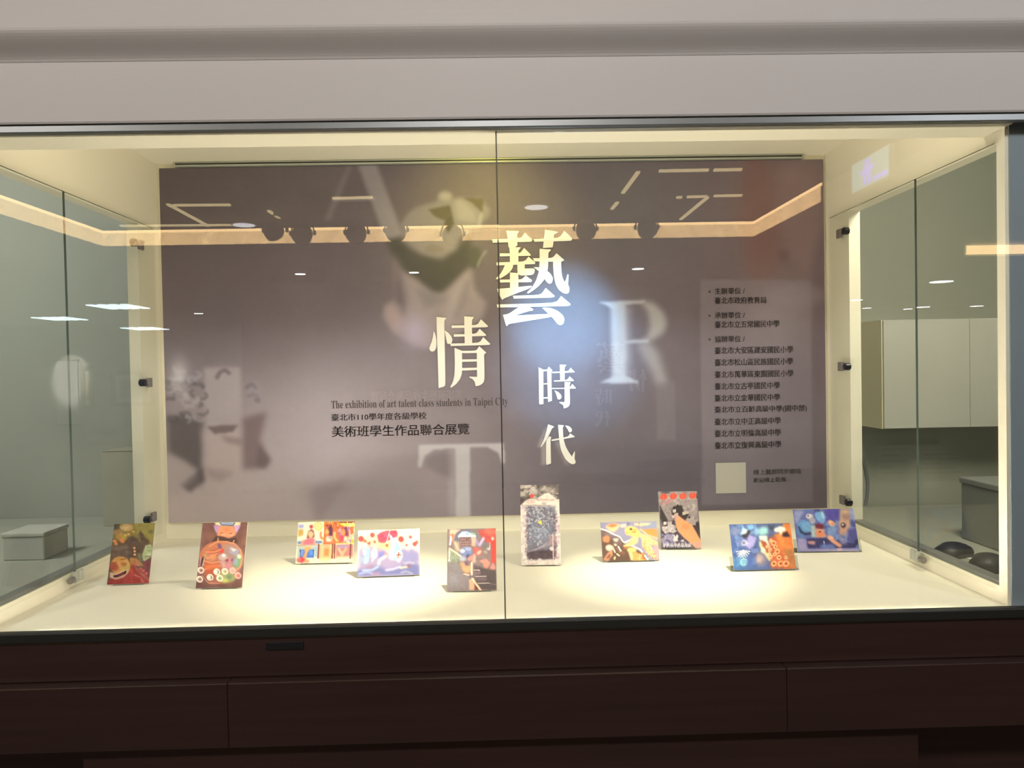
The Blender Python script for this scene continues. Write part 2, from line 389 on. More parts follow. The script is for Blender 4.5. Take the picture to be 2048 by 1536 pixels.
# clips on the side panes
def clip(loc, s):
    c = empty('pane_clip', loc); c.parent = case
    x = loc[0]
    box('clip_plate', min(x, x-s*.009), max(x, x-s*.009), loc[1]+.004, loc[1]+.027, loc[2]-.0125, loc[2]+.0125, M['chrome'], c, 0.002)
    cyl('clip_neck', (x-s*.006, loc[1]-.006, loc[2]), (0, 1, 0), .0035, .0035, .024, M['chrome'], c, 12)
    cyl('clip_knob', (x-s*.006, loc[1]-.026, loc[2]), (1, 0, 0), .010, .010, .016, M['knob'], c, 18, 0.002)
    return c
for px, py in ((1683, 467), (1686, 733), (1689, 1000)):
    p = atx(px, py, XR-.008); clip((XR-.008, p[1]-.012, p[2]), 1)
for px, py in ((277, 490), (294, 765), (303, 1034)):
    p = atx(px, py, XL+.008); clip((XL+.008, p[1]-.012, p[2]), -1)
for s, X in ((1, XR-.008), (-1, XL+.008)):
    c = empty('seam_clip', (X, 0.324, 1.062)); c.parent = case
    for dy in (-.018, .002):
        box('clip_jaw', min(X, X-s*.008), max(X, X-s*.008), .324+dy, .324+dy+.016, 1.046, 1.070, M['rail'], c, 0.002)
    cyl('clip_knob', (X-s*.006, 0.293, 1.056), (0, 1, 0), .007, .007, .016, M['chrome'], c, 14, 0.001)

# ================================================================== exhibition poster
PX0, PX1, PZ0, PZ1, PY = -.939, .950, 1.080, 2.084, 0.8018
poster = empty('exhibition_poster', ((PX0+PX1)/2, YB, PZ0), 'large grey-mauve exhibition poster with statue busts hung on the case back wall', 'poster')
box('poster_board', PX0, PX1, PY+.0004, YB-.0005, PZ0, PZ1, M['boardedge'], poster, 0.001)
GW, GH = 760, 404
gx = np.linspace(PX0, PX1, GW)[None, :]+np.zeros((GH, 1)); gz = np.linspace(PZ1, PZ0, GH)[:, None]+np.zeros((1, GW))
D = np.stack([gx-CAM[0], np.full_like(gx, PY-CAM[1]), gz-CAM[2]], -1)
dz = D@_f; GX = W/2+F*(D@_r)/dz; GY = H/2-F*(D@_u)/dz
cv = Canvas(GX, GY, (116, 103, 103)); cv.bs = 0.55
def posterpaint(c):
    c.soft(560, 950, 440, 210, (190, 172, 164), .92)
    c.soft(380, 1030, 280, 110, (204, 183, 168), .75)
    c.soft(620, 870, 140, 120, (200, 186, 184), .45)
    c.soft(330, 380, 260, 120, (98, 86, 82), .7)
    c.soft(620, 400, 200, 120, (104, 92, 86), .6)
    c.soft(1250, 920, 200, 160, (100, 92, 94), .8)
    c.soft(1520, 980, 200, 120, (98, 89, 92), .8)
    c.soft(1560, 430, 120, 200, (140, 108, 98), .7)
    c.soft(1250, 420, 140, 120, (112, 108, 100), .5)
    # statue on the right edge, only shadows of cloth
    c.poly([(1488, 320), (1530, 318), (1560, 470), (1545, 560), (1500, 560), (1478, 450)], (132, 88, 76), .45, 14)
    c.poly([(1560, 330), (1640, 330), (1645, 520), (1610, 560), (1570, 480)], (160, 128, 120), .35, 12)
    c.poly([(1625, 520), (1652, 440), (1655, 700), (1640, 820), (1622, 700)], (104, 86, 88), .5, 8)
    c.ell(1568, 512, 12, 14, (104, 78, 74), .45, 5); c.ell(1590, 590, 60, 22, (168, 150, 150), .35, 8)
    c.poly([(1400, 560), (1622, 560), (1626, 1005), (1404, 1010)], (150, 138, 138), .42, 2)
    c.soft(1560, 620, 60, 60, (172, 155, 150), .35)
    # lower-left bust, facing front, only nose, lips, chin and curls emerge
    c.poly([(334, 830), (405, 840), (404, 985), (395, 940), (372, 925), (336, 905)], (96, 86, 82), .85, 5)
    c.poly([(360, 970), (405, 935), (412, 960), (380, 985)], (100, 88, 86), .85, 4)
    c.poly([(408, 735), (480, 735), (482, 850), (412, 856)], (186, 170, 162), .8, 4)
    c.poly([(405, 860), (482, 852), (484, 940), (470, 965), (440, 980), (415, 960)], (198, 177, 165), .75, 8)
    c.poly([(484, 838), (534, 822), (520, 880), (542, 925), (530, 936), (486, 940)], (128, 106, 102), .8, 5)
    c.poly([(516, 888), (542, 918), (528, 938), (512, 932)], (116, 98, 98), .7, 4)
    c.poly([(413, 853), (476, 849), (466, 864), (430, 868)], (122, 102, 98), .9, 1.5)
    c.poly([(440, 870), (486, 878), (484, 892), (452, 884)], (150, 128, 120), .7, 3)
    c.poly([(415, 885), (470, 900), (480, 930), (430, 925)], (202, 180, 166), .5, 7)
    c.poly([(410, 935), (470, 945), (440, 965), (415, 955)], (158, 138, 128), .6, 6)
    c.line([(434, 755), (440, 744), (450, 740), (458, 746)], 8, (112, 100, 98), .8, 1.5)
    c.line([(493, 775), (504, 768), (512, 776)], 7, (116, 104, 104), .8, 1.5)
    c.line([(498, 792), (508, 788), (516, 793)], 7, (120, 108, 106), .7, 1.5)
    c.ell(514, 800, 7, 5, (118, 104, 102), .8, 1.5, 25); c.ell(510, 785, 14, 22, (172, 158, 158), .35, 5)
    for k in range(38):
        x = RNG.uniform(336, 404); y = RNG.uniform(735, 845); r = RNG.uniform(8, 15)
        a0 = RNG.uniform(0, 6)
        c.line([(x+r*math.cos(a0+t), y+.6*r*math.sin(a0+t)) for t in np.linspace(0, 2.6, 6)], 4.5, [(90, 82, 82), (186, 173, 170)][k % 2], .6, 2.5)
    c.soft(358, 752, 18, 32, (222, 212, 204), .75)
    c.poly([(334, 905), (372, 925), (396, 950), (378, 968), (345, 990), (338, 1010)], (178, 160, 150), .5, 5)
    c.poly([(620, 985), (645, 970), (700, 960), (640, 1040), (630, 1040)], (146, 122, 118), .5, 8)
    c.poly([(470, 985), (590, 955), (640, 990), (620, 1040), (420, 1045)], (186, 168, 158), .35, 10)
    c.poly([(600, 975), (760, 930), (840, 900), (850, 1030), (640, 1035)], (136, 122, 120), .4, 16)
    # bust at the top centre, head turned up
    up = [(818, 424), (833, 414), (875, 402), (877, 392), (890, 385), (902, 387), (904, 397), (961, 397), (981, 419), (976, 436), (961, 449), (930, 470), (914, 478), (806, 476), (800, 450)]
    c.poly(up, (158, 148, 140), .62, 4); c.poly([(815, 452), (840, 425), (880, 440), (905, 470), (830, 474)], (140, 128, 120), .6, 8); c.poly([(908, 400), (925, 398), (950, 425), (955, 448), (915, 440)], (176, 166, 156), .6, 6)
    c.poly([(857, 419), (900, 410), (904, 429), (887, 441), (868, 432)], (92, 82, 62), .85, 2)
    c.poly([(890, 436), (904, 428), (908, 448), (896, 466), (889, 450)], (86, 77, 60), .85, 2)
    c.poly([(927, 396), (966, 397), (966, 424), (958, 420), (945, 406)], (96, 86, 62), .85, 1.5)
    c.ell(890, 392, 13, 9, (172, 162, 150), .8, 3); c.poly([(958, 430), (966, 425), (962, 452), (954, 456)], (180, 170, 158), .7, 1.5)
    c.poly([(768, 478), (803, 478), (818, 498), (880, 518), (914, 494), (942, 470), (942, 528), (887, 584), (870, 589), (808, 540), (785, 510)], (80, 76, 68), .88, 5)
    c.poly([(803, 478), (918, 474), (912, 500), (882, 517), (842, 508)], (160, 148, 138), .8, 6)
    c.ell(868, 498, 20, 9, (130, 116, 98), .5, 4)
    neck = [(788, 508), (800, 540), (835, 560), (862, 585), (884, 588), (902, 572), (942, 533), (946, 575), (974, 607), (962, 640), (920, 668), (857, 697), (830, 691), (788, 666), (768, 634), (770, 612), (788, 600)]
    c.poly(neck, (168, 151, 148), .8, 5); c.poly([(905, 580), (940, 540), (944, 590), (920, 640), (880, 660)], (186, 170, 166), .5, 8)
    c.poly([(790, 515), (800, 545), (812, 600), (808, 640), (796, 620), (788, 590)], (100, 88, 90), .85, 7)
    c.poly([(830, 575), (880, 590), (900, 600), (850, 618)], (132, 122, 122), .7, 6)
    c.poly([(930, 560), (944, 555), (940, 600), (915, 640), (905, 640)], (134, 120, 120), .65, 5)
    c.poly([(770, 612), (800, 610), (806, 660), (788, 664), (770, 634)], (186, 158, 148), .5, 6)
    c.soft(828, 660, 26, 34, (196, 178, 198), .6)
    c.ell(950, 515, 13, 22, (84, 82, 68), .8, 3); c.line([(955, 532), (962, 516), (972, 502)], 4, (190, 186, 170), .6, 1)
    # blurred roman capitals
    c.poly([(714, 326), (752, 326), (806, 470), (770, 480), (760, 450)], (176, 165, 158), .62, 4)
    c.poly([(694, 332), (704, 330), (662, 440), (648, 440)], (158, 146, 140), .38, 4)
    c.poly([(664, 396), (748, 394), (750, 400), (664, 402)], (186, 174, 160), .6, 1)
    st = (190, 184, 174)
    c.poly([(1222, 608), (1252, 606), (1254, 762), (1224, 764)], st, .92, 4)
    c.poly([(1250, 615), (1264, 615), (1264, 755), (1252, 755)], st, .3, 3)
    c.poly([(1196, 604), (1290, 600), (1290, 606), (1252, 610), (1225, 618), (1210, 609)], st, .9, 1)
    c.poly([(1198, 766), (1224, 754), (1252, 752), (1276, 762), (1276, 767)], st, .9, 1)
    c.poly([(1280, 601), (1308, 606), (1328, 625), (1334, 648), (1326, 668), (1304, 680), (1280, 685), (1296, 672), (1300, 650), (1296, 624)], st, .85, 6)
    c.poly([(1250, 681), (1300, 678), (1296, 686), (1250, 686)], st, .85, 1)
    c.poly([(1272, 686), (1298, 684), (1316, 702), (1328, 740), (1336, 768), (1312, 770), (1304, 744)], st, .62, 7)
    c.poly([(1312, 764), (1350, 762), (1352, 880), (1313, 880)], (136, 124, 122), .4, 2)
    tt = (204, 194, 184)
    c.poly([(838, 890), (1008, 886), (1010, 926), (1004, 928), (996, 906), (975, 894), (940, 894), (940, 1033), (912, 1033), (910, 896), (868, 900), (850, 912), (842, 936), (836, 934)], tt, .85, 1.5)
    c.poly([(894, 900), (912, 898), (913, 1033), (897, 1033)], tt, .35, 4)
    c.poly([(850, 920), (868, 903), (905, 900), (905, 960), (850, 935)], (112, 100, 98), .45, 5)
    # soft trails of the two lower title characters
    c.poly([(1150, 742), (1166, 744), (1172, 780), (1150, 778)], (170, 170, 174), .25, 12)
    c.poly([(1088, 860), (1096, 852), (1082, 895), (1074, 894)], (200, 194, 182), .5, 2)
    c.poly([(1083, 880), (1094, 880), (1096, 930), (1082, 930)], (190, 178, 164), .6, 2)
    c.poly([(1108, 880), (1122, 880), (1144, 925), (1132, 930)], (190, 178, 164), .6, 3)
    c.mottle(1.1, (40, 160, 400))
    c.rgb *= np.array([0.97, 1.0, 1.11])
posterpaint(cv)
grid_print('poster_print', (PX0, PY, PZ1), (PX1-PX0, 0, 0), (0, 0, PZ0-PZ1), cv, poster, 0.92)

CH = {}
CH['yi'] = ((980, 450), 7.144, [
 [(30,208),(440,195),(497,115),(600,208),(598,235),(580,243),(40,255)],
 [(230,85),(410,90),(412,105),(388,125),(388,265),(395,290),(360,322),(265,322),(245,140)],
 [(625,205),(985,190),(1060,85),(1170,195),(1170,215),(1150,230),(635,242)],
 [(785,70),(965,100),(968,110),(912,135),(908,240),(895,322),(755,330),(770,200)],
 [(275,322),(435,322),(437,332),(405,365),(405,560),(285,560),(283,400)],
 [(140,408),(430,408),(487,330),(582,425),(578,442),(140,450)],
 [(92,537),(490,527),(550,455),(648,540),(640,560),(95,580)],
 [(215,568),(332,572),(325,610),(300,655),(240,710),(150,765),(90,778),(85,765),(150,700),(190,630)],
 [(390,540),(495,540),(495,625),(620,622),(640,640),(632,690),(600,718),(430,725),(392,690)],
 [(285,680),(405,690),(405,900),(285,905)],
 [(140,783),(420,780),(455,775),(510,725),(600,790),(595,810),(580,820),(145,824)],
 [(100,915),(285,900),(590,868),(600,882),(560,910),(350,990),(200,1050),(175,1072),(120,975)],
 [(708,343),(865,352),(868,365),(832,395),(830,600),(815,680),(770,790),(700,870),(620,935),(545,982),(528,965),(600,890),(660,790),(700,660),(708,500)],
 [(615,478),(890,475),(950,405),(1060,505),(1015,530),(630,522)],
 [(900,500),(1015,510),(1018,650),(1030,740),(1062,818),(1085,780),(1105,705),(1122,712),(1118,800),(1112,850),(1135,900),(1130,960),(1100,985),(1050,980),(980,930),(935,850),(910,720),(900,600)],
 [(620,605),(690,605),(780,635),(860,690),(900,760),(885,830),(845,845),(815,825),(785,785),(760,720),(700,665)],
 [(325,1012),(725,1000),(795,900),(925,1015),(920,1025),(890,1040),(340,1055)],
 [(95,1137),(940,1115),(1015,1015),(1150,1130),(1145,1148),(1110,1162),(105,1180)],
 [(410,1172),(555,1166),(618,1205),(610,1225),(560,1230),(365,1293),(840,1270),(900,1290),(885,1315),(300,1410),(265,1420),(240,1450),(225,1430),(183,1285),(270,1268)],
 [(742,1185),(790,1178),(880,1190),(970,1230),(1040,1290),(1065,1350),(1045,1415),(1000,1435),(960,1415),(900,1335),(820,1260)]])
CH['qing'] = ((850, 620), 9.307, [
 [(165,398),(185,430),(205,500),(218,600),(212,700),(185,755),(140,777),(100,760),(82,720),(95,670),(130,590),(155,470)],
 [(215,130),(395,148),(400,160),(358,190),(370,700),(383,1405),(340,1430),(255,1452),(240,900),(222,400)],
 [(365,380),(430,420),(490,490),(512,550),(500,610),(465,635),(415,625),(395,530)],
 [(495,290),(970,285),(1042,175),(1175,300),(1160,322),(500,338)],
 [(730,118),(908,132),(905,150),(872,185),(880,630),(740,635)],
 [(538,455),(950,445),(1018,350),(1140,465),(1130,485),(540,498)],
 [(472,625),(1015,612),(1085,505),(1215,630),(1200,652),(480,670)],
 [(550,705),(690,760),(692,1100),(685,1200),(650,1290),(580,1380),(490,1445),(472,1430),(520,1340),(550,1220),(558,1000)],
 [(660,762),(955,758),(1010,675),(1142,795),(1098,825),(1105,1000),(1108,1280),(1090,1350),(1030,1400),(945,1418),(925,1330),(880,1280),(825,1255),(830,1240),(970,1245),(965,800),(690,805)],
 [(685,920),(975,915),(975,958),(685,965)],
 [(685,1080),(975,1072),(975,1115),(685,1128)]])
CH['shi'] = ((1060, 720), 6.825, [
 [(115,98),(180,130),(183,600),(130,607),(122,590),(120,300)],
 [(175,132),(240,128),(240,150),(175,155)],
 [(232,125),(258,92),(305,140),(290,165),(298,555),(245,577),(235,300)],
 [(178,318),(242,315),(242,332),(178,335)], [(180,508),(242,505),(242,525),(180,527)],
 [(300,160),(520,152),(552,105),(608,160),(605,170),(305,180)],
 [(405,62),(490,65),(492,75),(470,95),(472,285),(410,288)],
 [(325,278),(505,272),(540,222),(598,278),(590,290),(325,295)],
 [(298,380),(540,378),(575,325),(625,380),(620,390),(300,397)],
 [(470,300),(550,302),(552,315),(538,335),(545,600),(520,640),(460,662),(450,615),(400,585),(398,572),(470,572)],
 [(330,412),(385,435),(425,475),(430,515),(400,542),(375,535),(355,465)]])
CH['dai'] = ((1060, 720), 6.825, [
 [(245,875),(325,905),(325,918),(300,930),(275,985),(235,1070),(160,1180),(142,1185),(190,1080),(225,960)],
 [(218,1095),(265,1040),(290,1050),(278,1075),(285,1410),(225,1430),(218,1415)],
 [(290,1085),(520,1045),(545,998),(608,1040),(605,1052),(295,1105)],
 [(380,883),(458,888),(460,900),(445,920),(455,1080),(485,1180),(530,1260),(572,1315),(595,1260),(608,1243),(610,1270),(605,1345),(622,1385),(615,1410),(580,1422),(540,1405),(480,1350),(425,1240),(400,1120)],
 [(475,890),(530,900),(565,930),(573,965),(550,988),(530,985),(515,950)]])
def smooth_poly(p, n=3):
    """round only the gentle bends, keep the corners sharp"""
    out = []; N = len(p)
    for i in range(N):
        a, b, c = (np.array(p[j % N], float) for j in (i-1, i, i+1))
        d1 = (b-a)/np.linalg.norm(b-a); d2 = (c-b)/np.linalg.norm(c-b)
        if d1@d2 > 0.45 and min(np.linalg.norm(b-a), np.linalg.norm(c-b)) > 12:
            k = 0.25; s, e = b+(a-b)*k, b+(c-b)*k
            for t in (0, .5, 1): out.append(tuple((1-t)**2*s+2*t*(1-t)*b+t*t*e))
        else: out.append(tuple(b))
    return out
def char_mesh(name, polys, to3, depth, mat, parent):
    bm = bmesh.new()
    for k, p in enumerate(polys):
        pts = [Vector(to3(x, y)) for x, y in smooth_poly(p)]
        lift = Vector((0, 1, 0))*(k*0.00003)*(1 if depth < 0 else -1)
        f = bm.faces.new([bm.verts.new(q) for q in pts])
        r = bmesh.ops.extrude_face_region(bm, geom=[f])
        vs_ = [v for v in r['geom'] if isinstance(v, bmesh.types.BMVert)]
        bmesh.ops.translate(bm, verts=vs_, vec=Vector((0, depth, 0))+lift)
    bmesh.ops.triangulate(bm, faces=[f for f in bm.faces if len(f.verts) > 4])
    return bm_obj(name, bm, mat, parent)
for key in ('yi', 'qing', 'shi', 'dai'):
    (ox, oy), sc, polys = CH[key]
    char_mesh('title_character', polys, lambda x, y: aty(ox+x/sc, oy+y/sc, PY), -0.005, M['letterface'], poster)

def text_mesh(name, s, cx_fn, mat, parent, fat=0.0):
    """printed line of type; cx_fn maps (0..1 along, 0..1 up) to a point"""
    c = bpy.data.curves.new('type', 'FONT'); c.body = s; c.resolution_u = 2
    o = bpy.data.objects.new('type', c); COL.objects.link(o)
    me = bpy.data.meshes.new_from_object(o.evaluated_get(bpy.context.evaluated_depsgraph_get()))
    bpy.data.objects.remove(o); bpy.data.curves.remove(c)
    co = np.array([v.co[:2] for v in me.vertices]); fs = [tuple(p.vertices) for p in me.polygons]
    bpy.data.meshes.remove(me)
    lo, hi = co.min(0), co.max(0); uv = (co-lo)/(hi-lo)
    V = [cx_fn(u, v) for u, v in uv]; n = len(V); Fc = list(fs)
    if fat:
        V += [cx_fn(u+fat/(hi-lo)[0], v) for u, v in uv]; Fc += [tuple(i+n for i in f) for f in fs]
    return mesh_obj(name, V, Fc, mat, parent)
def pline(s, x0, yc, x1, hpx, mat=None, fat=0.05, name='text_line'):
    a = aty(x0, yc, PY); b = aty(x1, yc, PY); w = b[0]-a[0]; h = hpx/F*(PY-CAM[1])
    return text_mesh(name, s, lambda u, v: (a[0]+u*w, PY-.0006, a[2]+(v-.5)*h), mat or M['ink'], poster, fat)
def serif(s):
    o = ''
    for ch in s:
        if 'A' <= ch <= 'Z': o += chr(0x1D400+ord(ch)-65)
        elif 'a' <= ch <= 'z': o += chr(0x1D41A+ord(ch)-97)
        else: o += ch
    return o
pline(serif('The exhibition of art talent class students in Taipei City'), 662.5, 811.5, 1016, 20, fat=0)
pline('臺北市110學年度各級學校', 662.5, 835, 852.5, 14)
pline('美術班學生作品聯合展覽', 663.5, 863.5, 938, 22)
for s, x1, y0, y1 in (('主辦單位 /', 1489, 575.5, 588.5), ('臺北市政府教育局', 1532, 594.5, 608), ('承辦單位 /', 1489, 624.2, 637), ('臺北市立五常國民中學', 1558, 642.2, 656),
                      ('協辦單位 /', 1489, 671.7, 684.5), ('臺北市大安區建安國民小學', 1585.5, 694, 708), ('臺北市松山區民族國民小學', 1585.5, 717.8, 731.8),
                      ('臺北市萬華區東園國民小學', 1586, 742, 756), ('臺北市立古亭國民中學', 1559, 765.6, 779.4), ('臺北市立金華國民中學', 1559.5, 789.3, 803),
                      ('臺北市立百齡高級中學(國中部)', 1613, 812.5, 827.5), ('臺北市立中正高級中學', 1561, 836.4, 850.2), ('臺北市立明倫高級中學', 1561, 860, 874), ('臺北市立復興高級中學', 1561.5, 883.8, 897.8)):
    pline(s, 1429, (y0+y1)/2+.4, x1, y1-y0, fat=0.07)
for y in (583.5, 631.5, 678.8):
    p = aty(1419, y, PY); cyl('bullet_dot', (p[0], PY-.0005, p[2]), (0, 1, 0), .0034, .0034, .0006, M['ink'], poster, 12)
pline('線上藝廊同步開站', 1506.5, 944.5, 1602, 10.5, M['inkfaint']); pline('歡迎線上觀展~', 1506.5, 960.5, 1578, 9.5, M['inkfaint'])
a, b = aty(1431, 926, PY), aty(1492, 985.5, PY)
box('blank_square', a[0], b[0], PY-.0012, PY, b[2], a[2], M['paper'], poster)

# ================================================================== ten small picture cards on the shelf
LEAN = math.radians(20)
def card(label, org, sc, tl, tr, bl, br, base, paint, gain=0.9, wide_stand=False, nx=112):
    B0, B1 = Vector(atz(*bl, Z0)), Vector(atz(*br, Z0))
    ex = (B1-B0); w = ex.length; ex.normalize()
    back = Vector((-ex.y, ex.x, 0))
    if back.y < 0: back = -back
    up = Vector((0, 0, 1))*math.cos(LEAN)+back*math.sin(LEAN); nrm = ex.cross(up)*-1     # nrm points away from the viewer
    if nrm.y < 0: nrm = -nrm
    def hit(px, py):
        d = Vector(ray(*(px, py))); c = Vector(CAM); return c+d*((B0-c).dot(nrm)/d.dot(nrm))
    h = 0.5*((hit(*tl)-B0).dot(up)+(hit(*tr)-B1).dot(up))
    th = 0.0026
    B0 = B0+Vector((0, 0, 0.0032)); B1 = B1+Vector((0, 0, 0.0032))
    root = empty('picture_card', tuple((B0+B1)/2+nrm*th*.5-Vector((0, 0, .0032))), label, 'card', 'picture cards on the case shelf')
    q = [B0, B0+ex*w, B0+ex*w+up*h, B0+up*h]
    V = q+[p+nrm*th for p in q]
    mesh_obj('card_board', V, [(0, 1, 2, 3), (7, 6, 5, 4), (0, 4, 5, 1), (1, 5, 6, 2), (2, 6, 7, 3), (3, 7, 4, 0)], M['boardedge'], root)
    ny = int(nx*h/w)
    u = np.linspace(0, 1, nx)[None, :]; v = np.linspace(0, 1, ny)[:, None]
    P = [((np.array(c)-np.array(org))*sc) for c in (tl, tr, bl, br)]
    X = (P[0][0]*(1-u)+P[1][0]*u)*(1-v)+(P[2][0]*(1-u)+P[3][0]*u)*v
    Y = (P[0][1]*(1-u)+P[1][1]*u)*(1-v)+(P[2][1]*(1-u)+P[3][1]*u)*v
    c = Canvas(X, Y, base); paint(c)
    grid_print('card_print', B0+up*h-nrm*.0003, ex*w, -up*h, c, root, gain)
    # clear stand: foot plate, rest behind the card, low lip in front
    e = 0.007 if wide_stand else -0.012
    st = empty('acrylic_stand', tuple((B0+B1)/2+back*.02-Vector((0, 0, .0032))), 'clear acrylic stand under the '+label.split(' with ')[0], 'stand', 'acrylic card stands')
    def slab(name, o, a, b_, c_):
        pts = [o, o+a, o+a+b_, o+b_]; pts += [p+c_ for p in pts]
        mesh_obj(name, pts, [(0, 3, 2, 1), (4, 5, 6, 7), (0, 1, 5, 4), (1, 2, 6, 5), (2, 3, 7, 6), (3, 0, 4, 7)], M['acrylic'], st)
    S0 = B0-ex*e; sw = ex*(w+2*e)
    slab('foot_plate', S0-Vector((0, 0, .0030)), sw, back*(0.045 if wide_stand else .03), Vector((0, 0, .0020)))
    slab('back_rest', S0+nrm*(th+.0004)+Vector((0, 0, 0)), sw, up*(h*(.30 if wide_stand else .45)), nrm*.0018)
    return root

def c1(c):
    c.poly([(380,170),(1230,170),(1150,620),(800,560),(380,480)], (122,106,58), 1, 3)
    c.poly([(820,180),(1220,170),(1150,560),(1020,420),(930,330),(840,400)], (134,122,62), 1, 4)
    c.poly([(430,205),(540,200),(530,310),(420,310)], (72,66,56), .9, 2)
    c.ell(670,265,125,75,(178,146,98),.9,3); c.ell(640,280,70,40,(196,166,118),.7,3); c.ring(670,265,85,14,(150,118,74),.6)
    c.ell(500,370,90,55,(150,116,80),.9,3); c.ell(560,470,100,70,(172,128,58),.8,4); c.ell(610,440,40,60,(150,136,60),.8,3)
    for x, y, r in ((430,540,45),(560,520,50),(590,560,40),(450,590,35),(640,420,28),(700,400,30),(800,350,28)):
        c.ell(x, y, r, r*.8, (190,116,64) if y > 480 else (196,160,84), .9, 2); c.ell(x-6, y-5, r*.45, r*.35, (214,150,96), .7, 1)
    c.poly([(620,560),(680,470),(780,430),(860,480),(900,400),(930,340),(980,390),(1000,470),(1090,530),(1100,590),(1000,610),(940,740),(900,820),(700,850),(330,860),(350,700),(400,640)], (84,66,54), 1, 3)
    c.poly([(380,660),(640,600),(700,660),(480,740),(360,720)], (116,98,86), .8, 5); c.poly([(370,770),(600,720),(740,730),(600,820),(380,830)], (104,86,78), .7, 5)
    c.line([(890,430),(905,540)], 40, (116,110,62), .8, 3); c.ell(1120,350,50,40,(96,98,66),.8,3)
    c.poly([(1010,610),(1110,600),(1140,640),(1110,830),(1040,880),(980,930),(940,900),(935,800),(970,700)], (166,176,136), .95, 3)
    c.line([(1040,650),(1110,650)], 14, (96,108,84), .8, 2); c.line([(1030,710),(1110,720)], 16, (110,120,96), .7, 2); c.line([(990,830),(1090,820)], 20, (90,72,66), .8, 2); c.ell(1070,790,45,24,(196,202,168),.7,4)
    c.poly([(850,760),(920,770),(930,1000),(890,1000),(860,900)], (104,110,82), .9, 4)
    for y in (670,730,795): c.ell(795, y, 24, 22, (206,150,112), 1, 1)
    c.poly([(690,860),(820,860),(960,1010),(700,1010)], (176,124,72), .9, 4)
    c.poly([(230,1365),(290,1250),(420,1240),(640,1100),(740,1020),(960,1080),(1060,1230),(1035,1340)], (150,54,52), 1, 3)
    c.poly([(960,930),(1090,860),(1090,1000),(1040,1250),(1020,1180),(950,1080)], (112,54,62), .95, 3)
    c.ell(510,1010,190,180,(196,142,80),1,3,-15); c.ell(600,1040,90,110,(182,168,98),.7,8); c.ell(380,1030,90,80,(150,62,52),.85,5)
    c.ell(570,980,60,40,(168,96,58),.8,4); c.line([(530,890),(610,880)], 26, (112,76,40), .8, 2); c.line([(320,960),(440,945)], 20, (120,60,44), .7, 2)
    c.poly([(300,1130),(420,1150),(640,1080),(650,1140),(560,1230),(400,1270),(300,1240)], (206,172,150), .9, 4)
    c.poly([(360,1190),(430,1180),(610,1100),(625,1115),(600,1160),(440,1230),(370,1230)], (46,22,30), 1, 1); c.poly([(440,1180),(560,1130),(570,1160),(450,1210)], (140,44,62), .9, 2)
    for k in range(7): c.ell(740+(k%2)*10-k*10, 1000+k*50, 38, 22, (176,66,58), .9, 2)
    for x, y in ((820,940),(850,1000),(895,1060),(945,1100),(1000,1150)): c.ell(x, y, 26, 26, (190,104,110), .95, 2)
    c.line([(770,1010),(860,1120),(960,1210),(1030,1270)], 50, (150,104,86), .8, 4); c.line([(770,1180),(880,1230),(930,1330)], 16, (206,150,140), .8, 2)
    c.mottle(6, (20, 45))
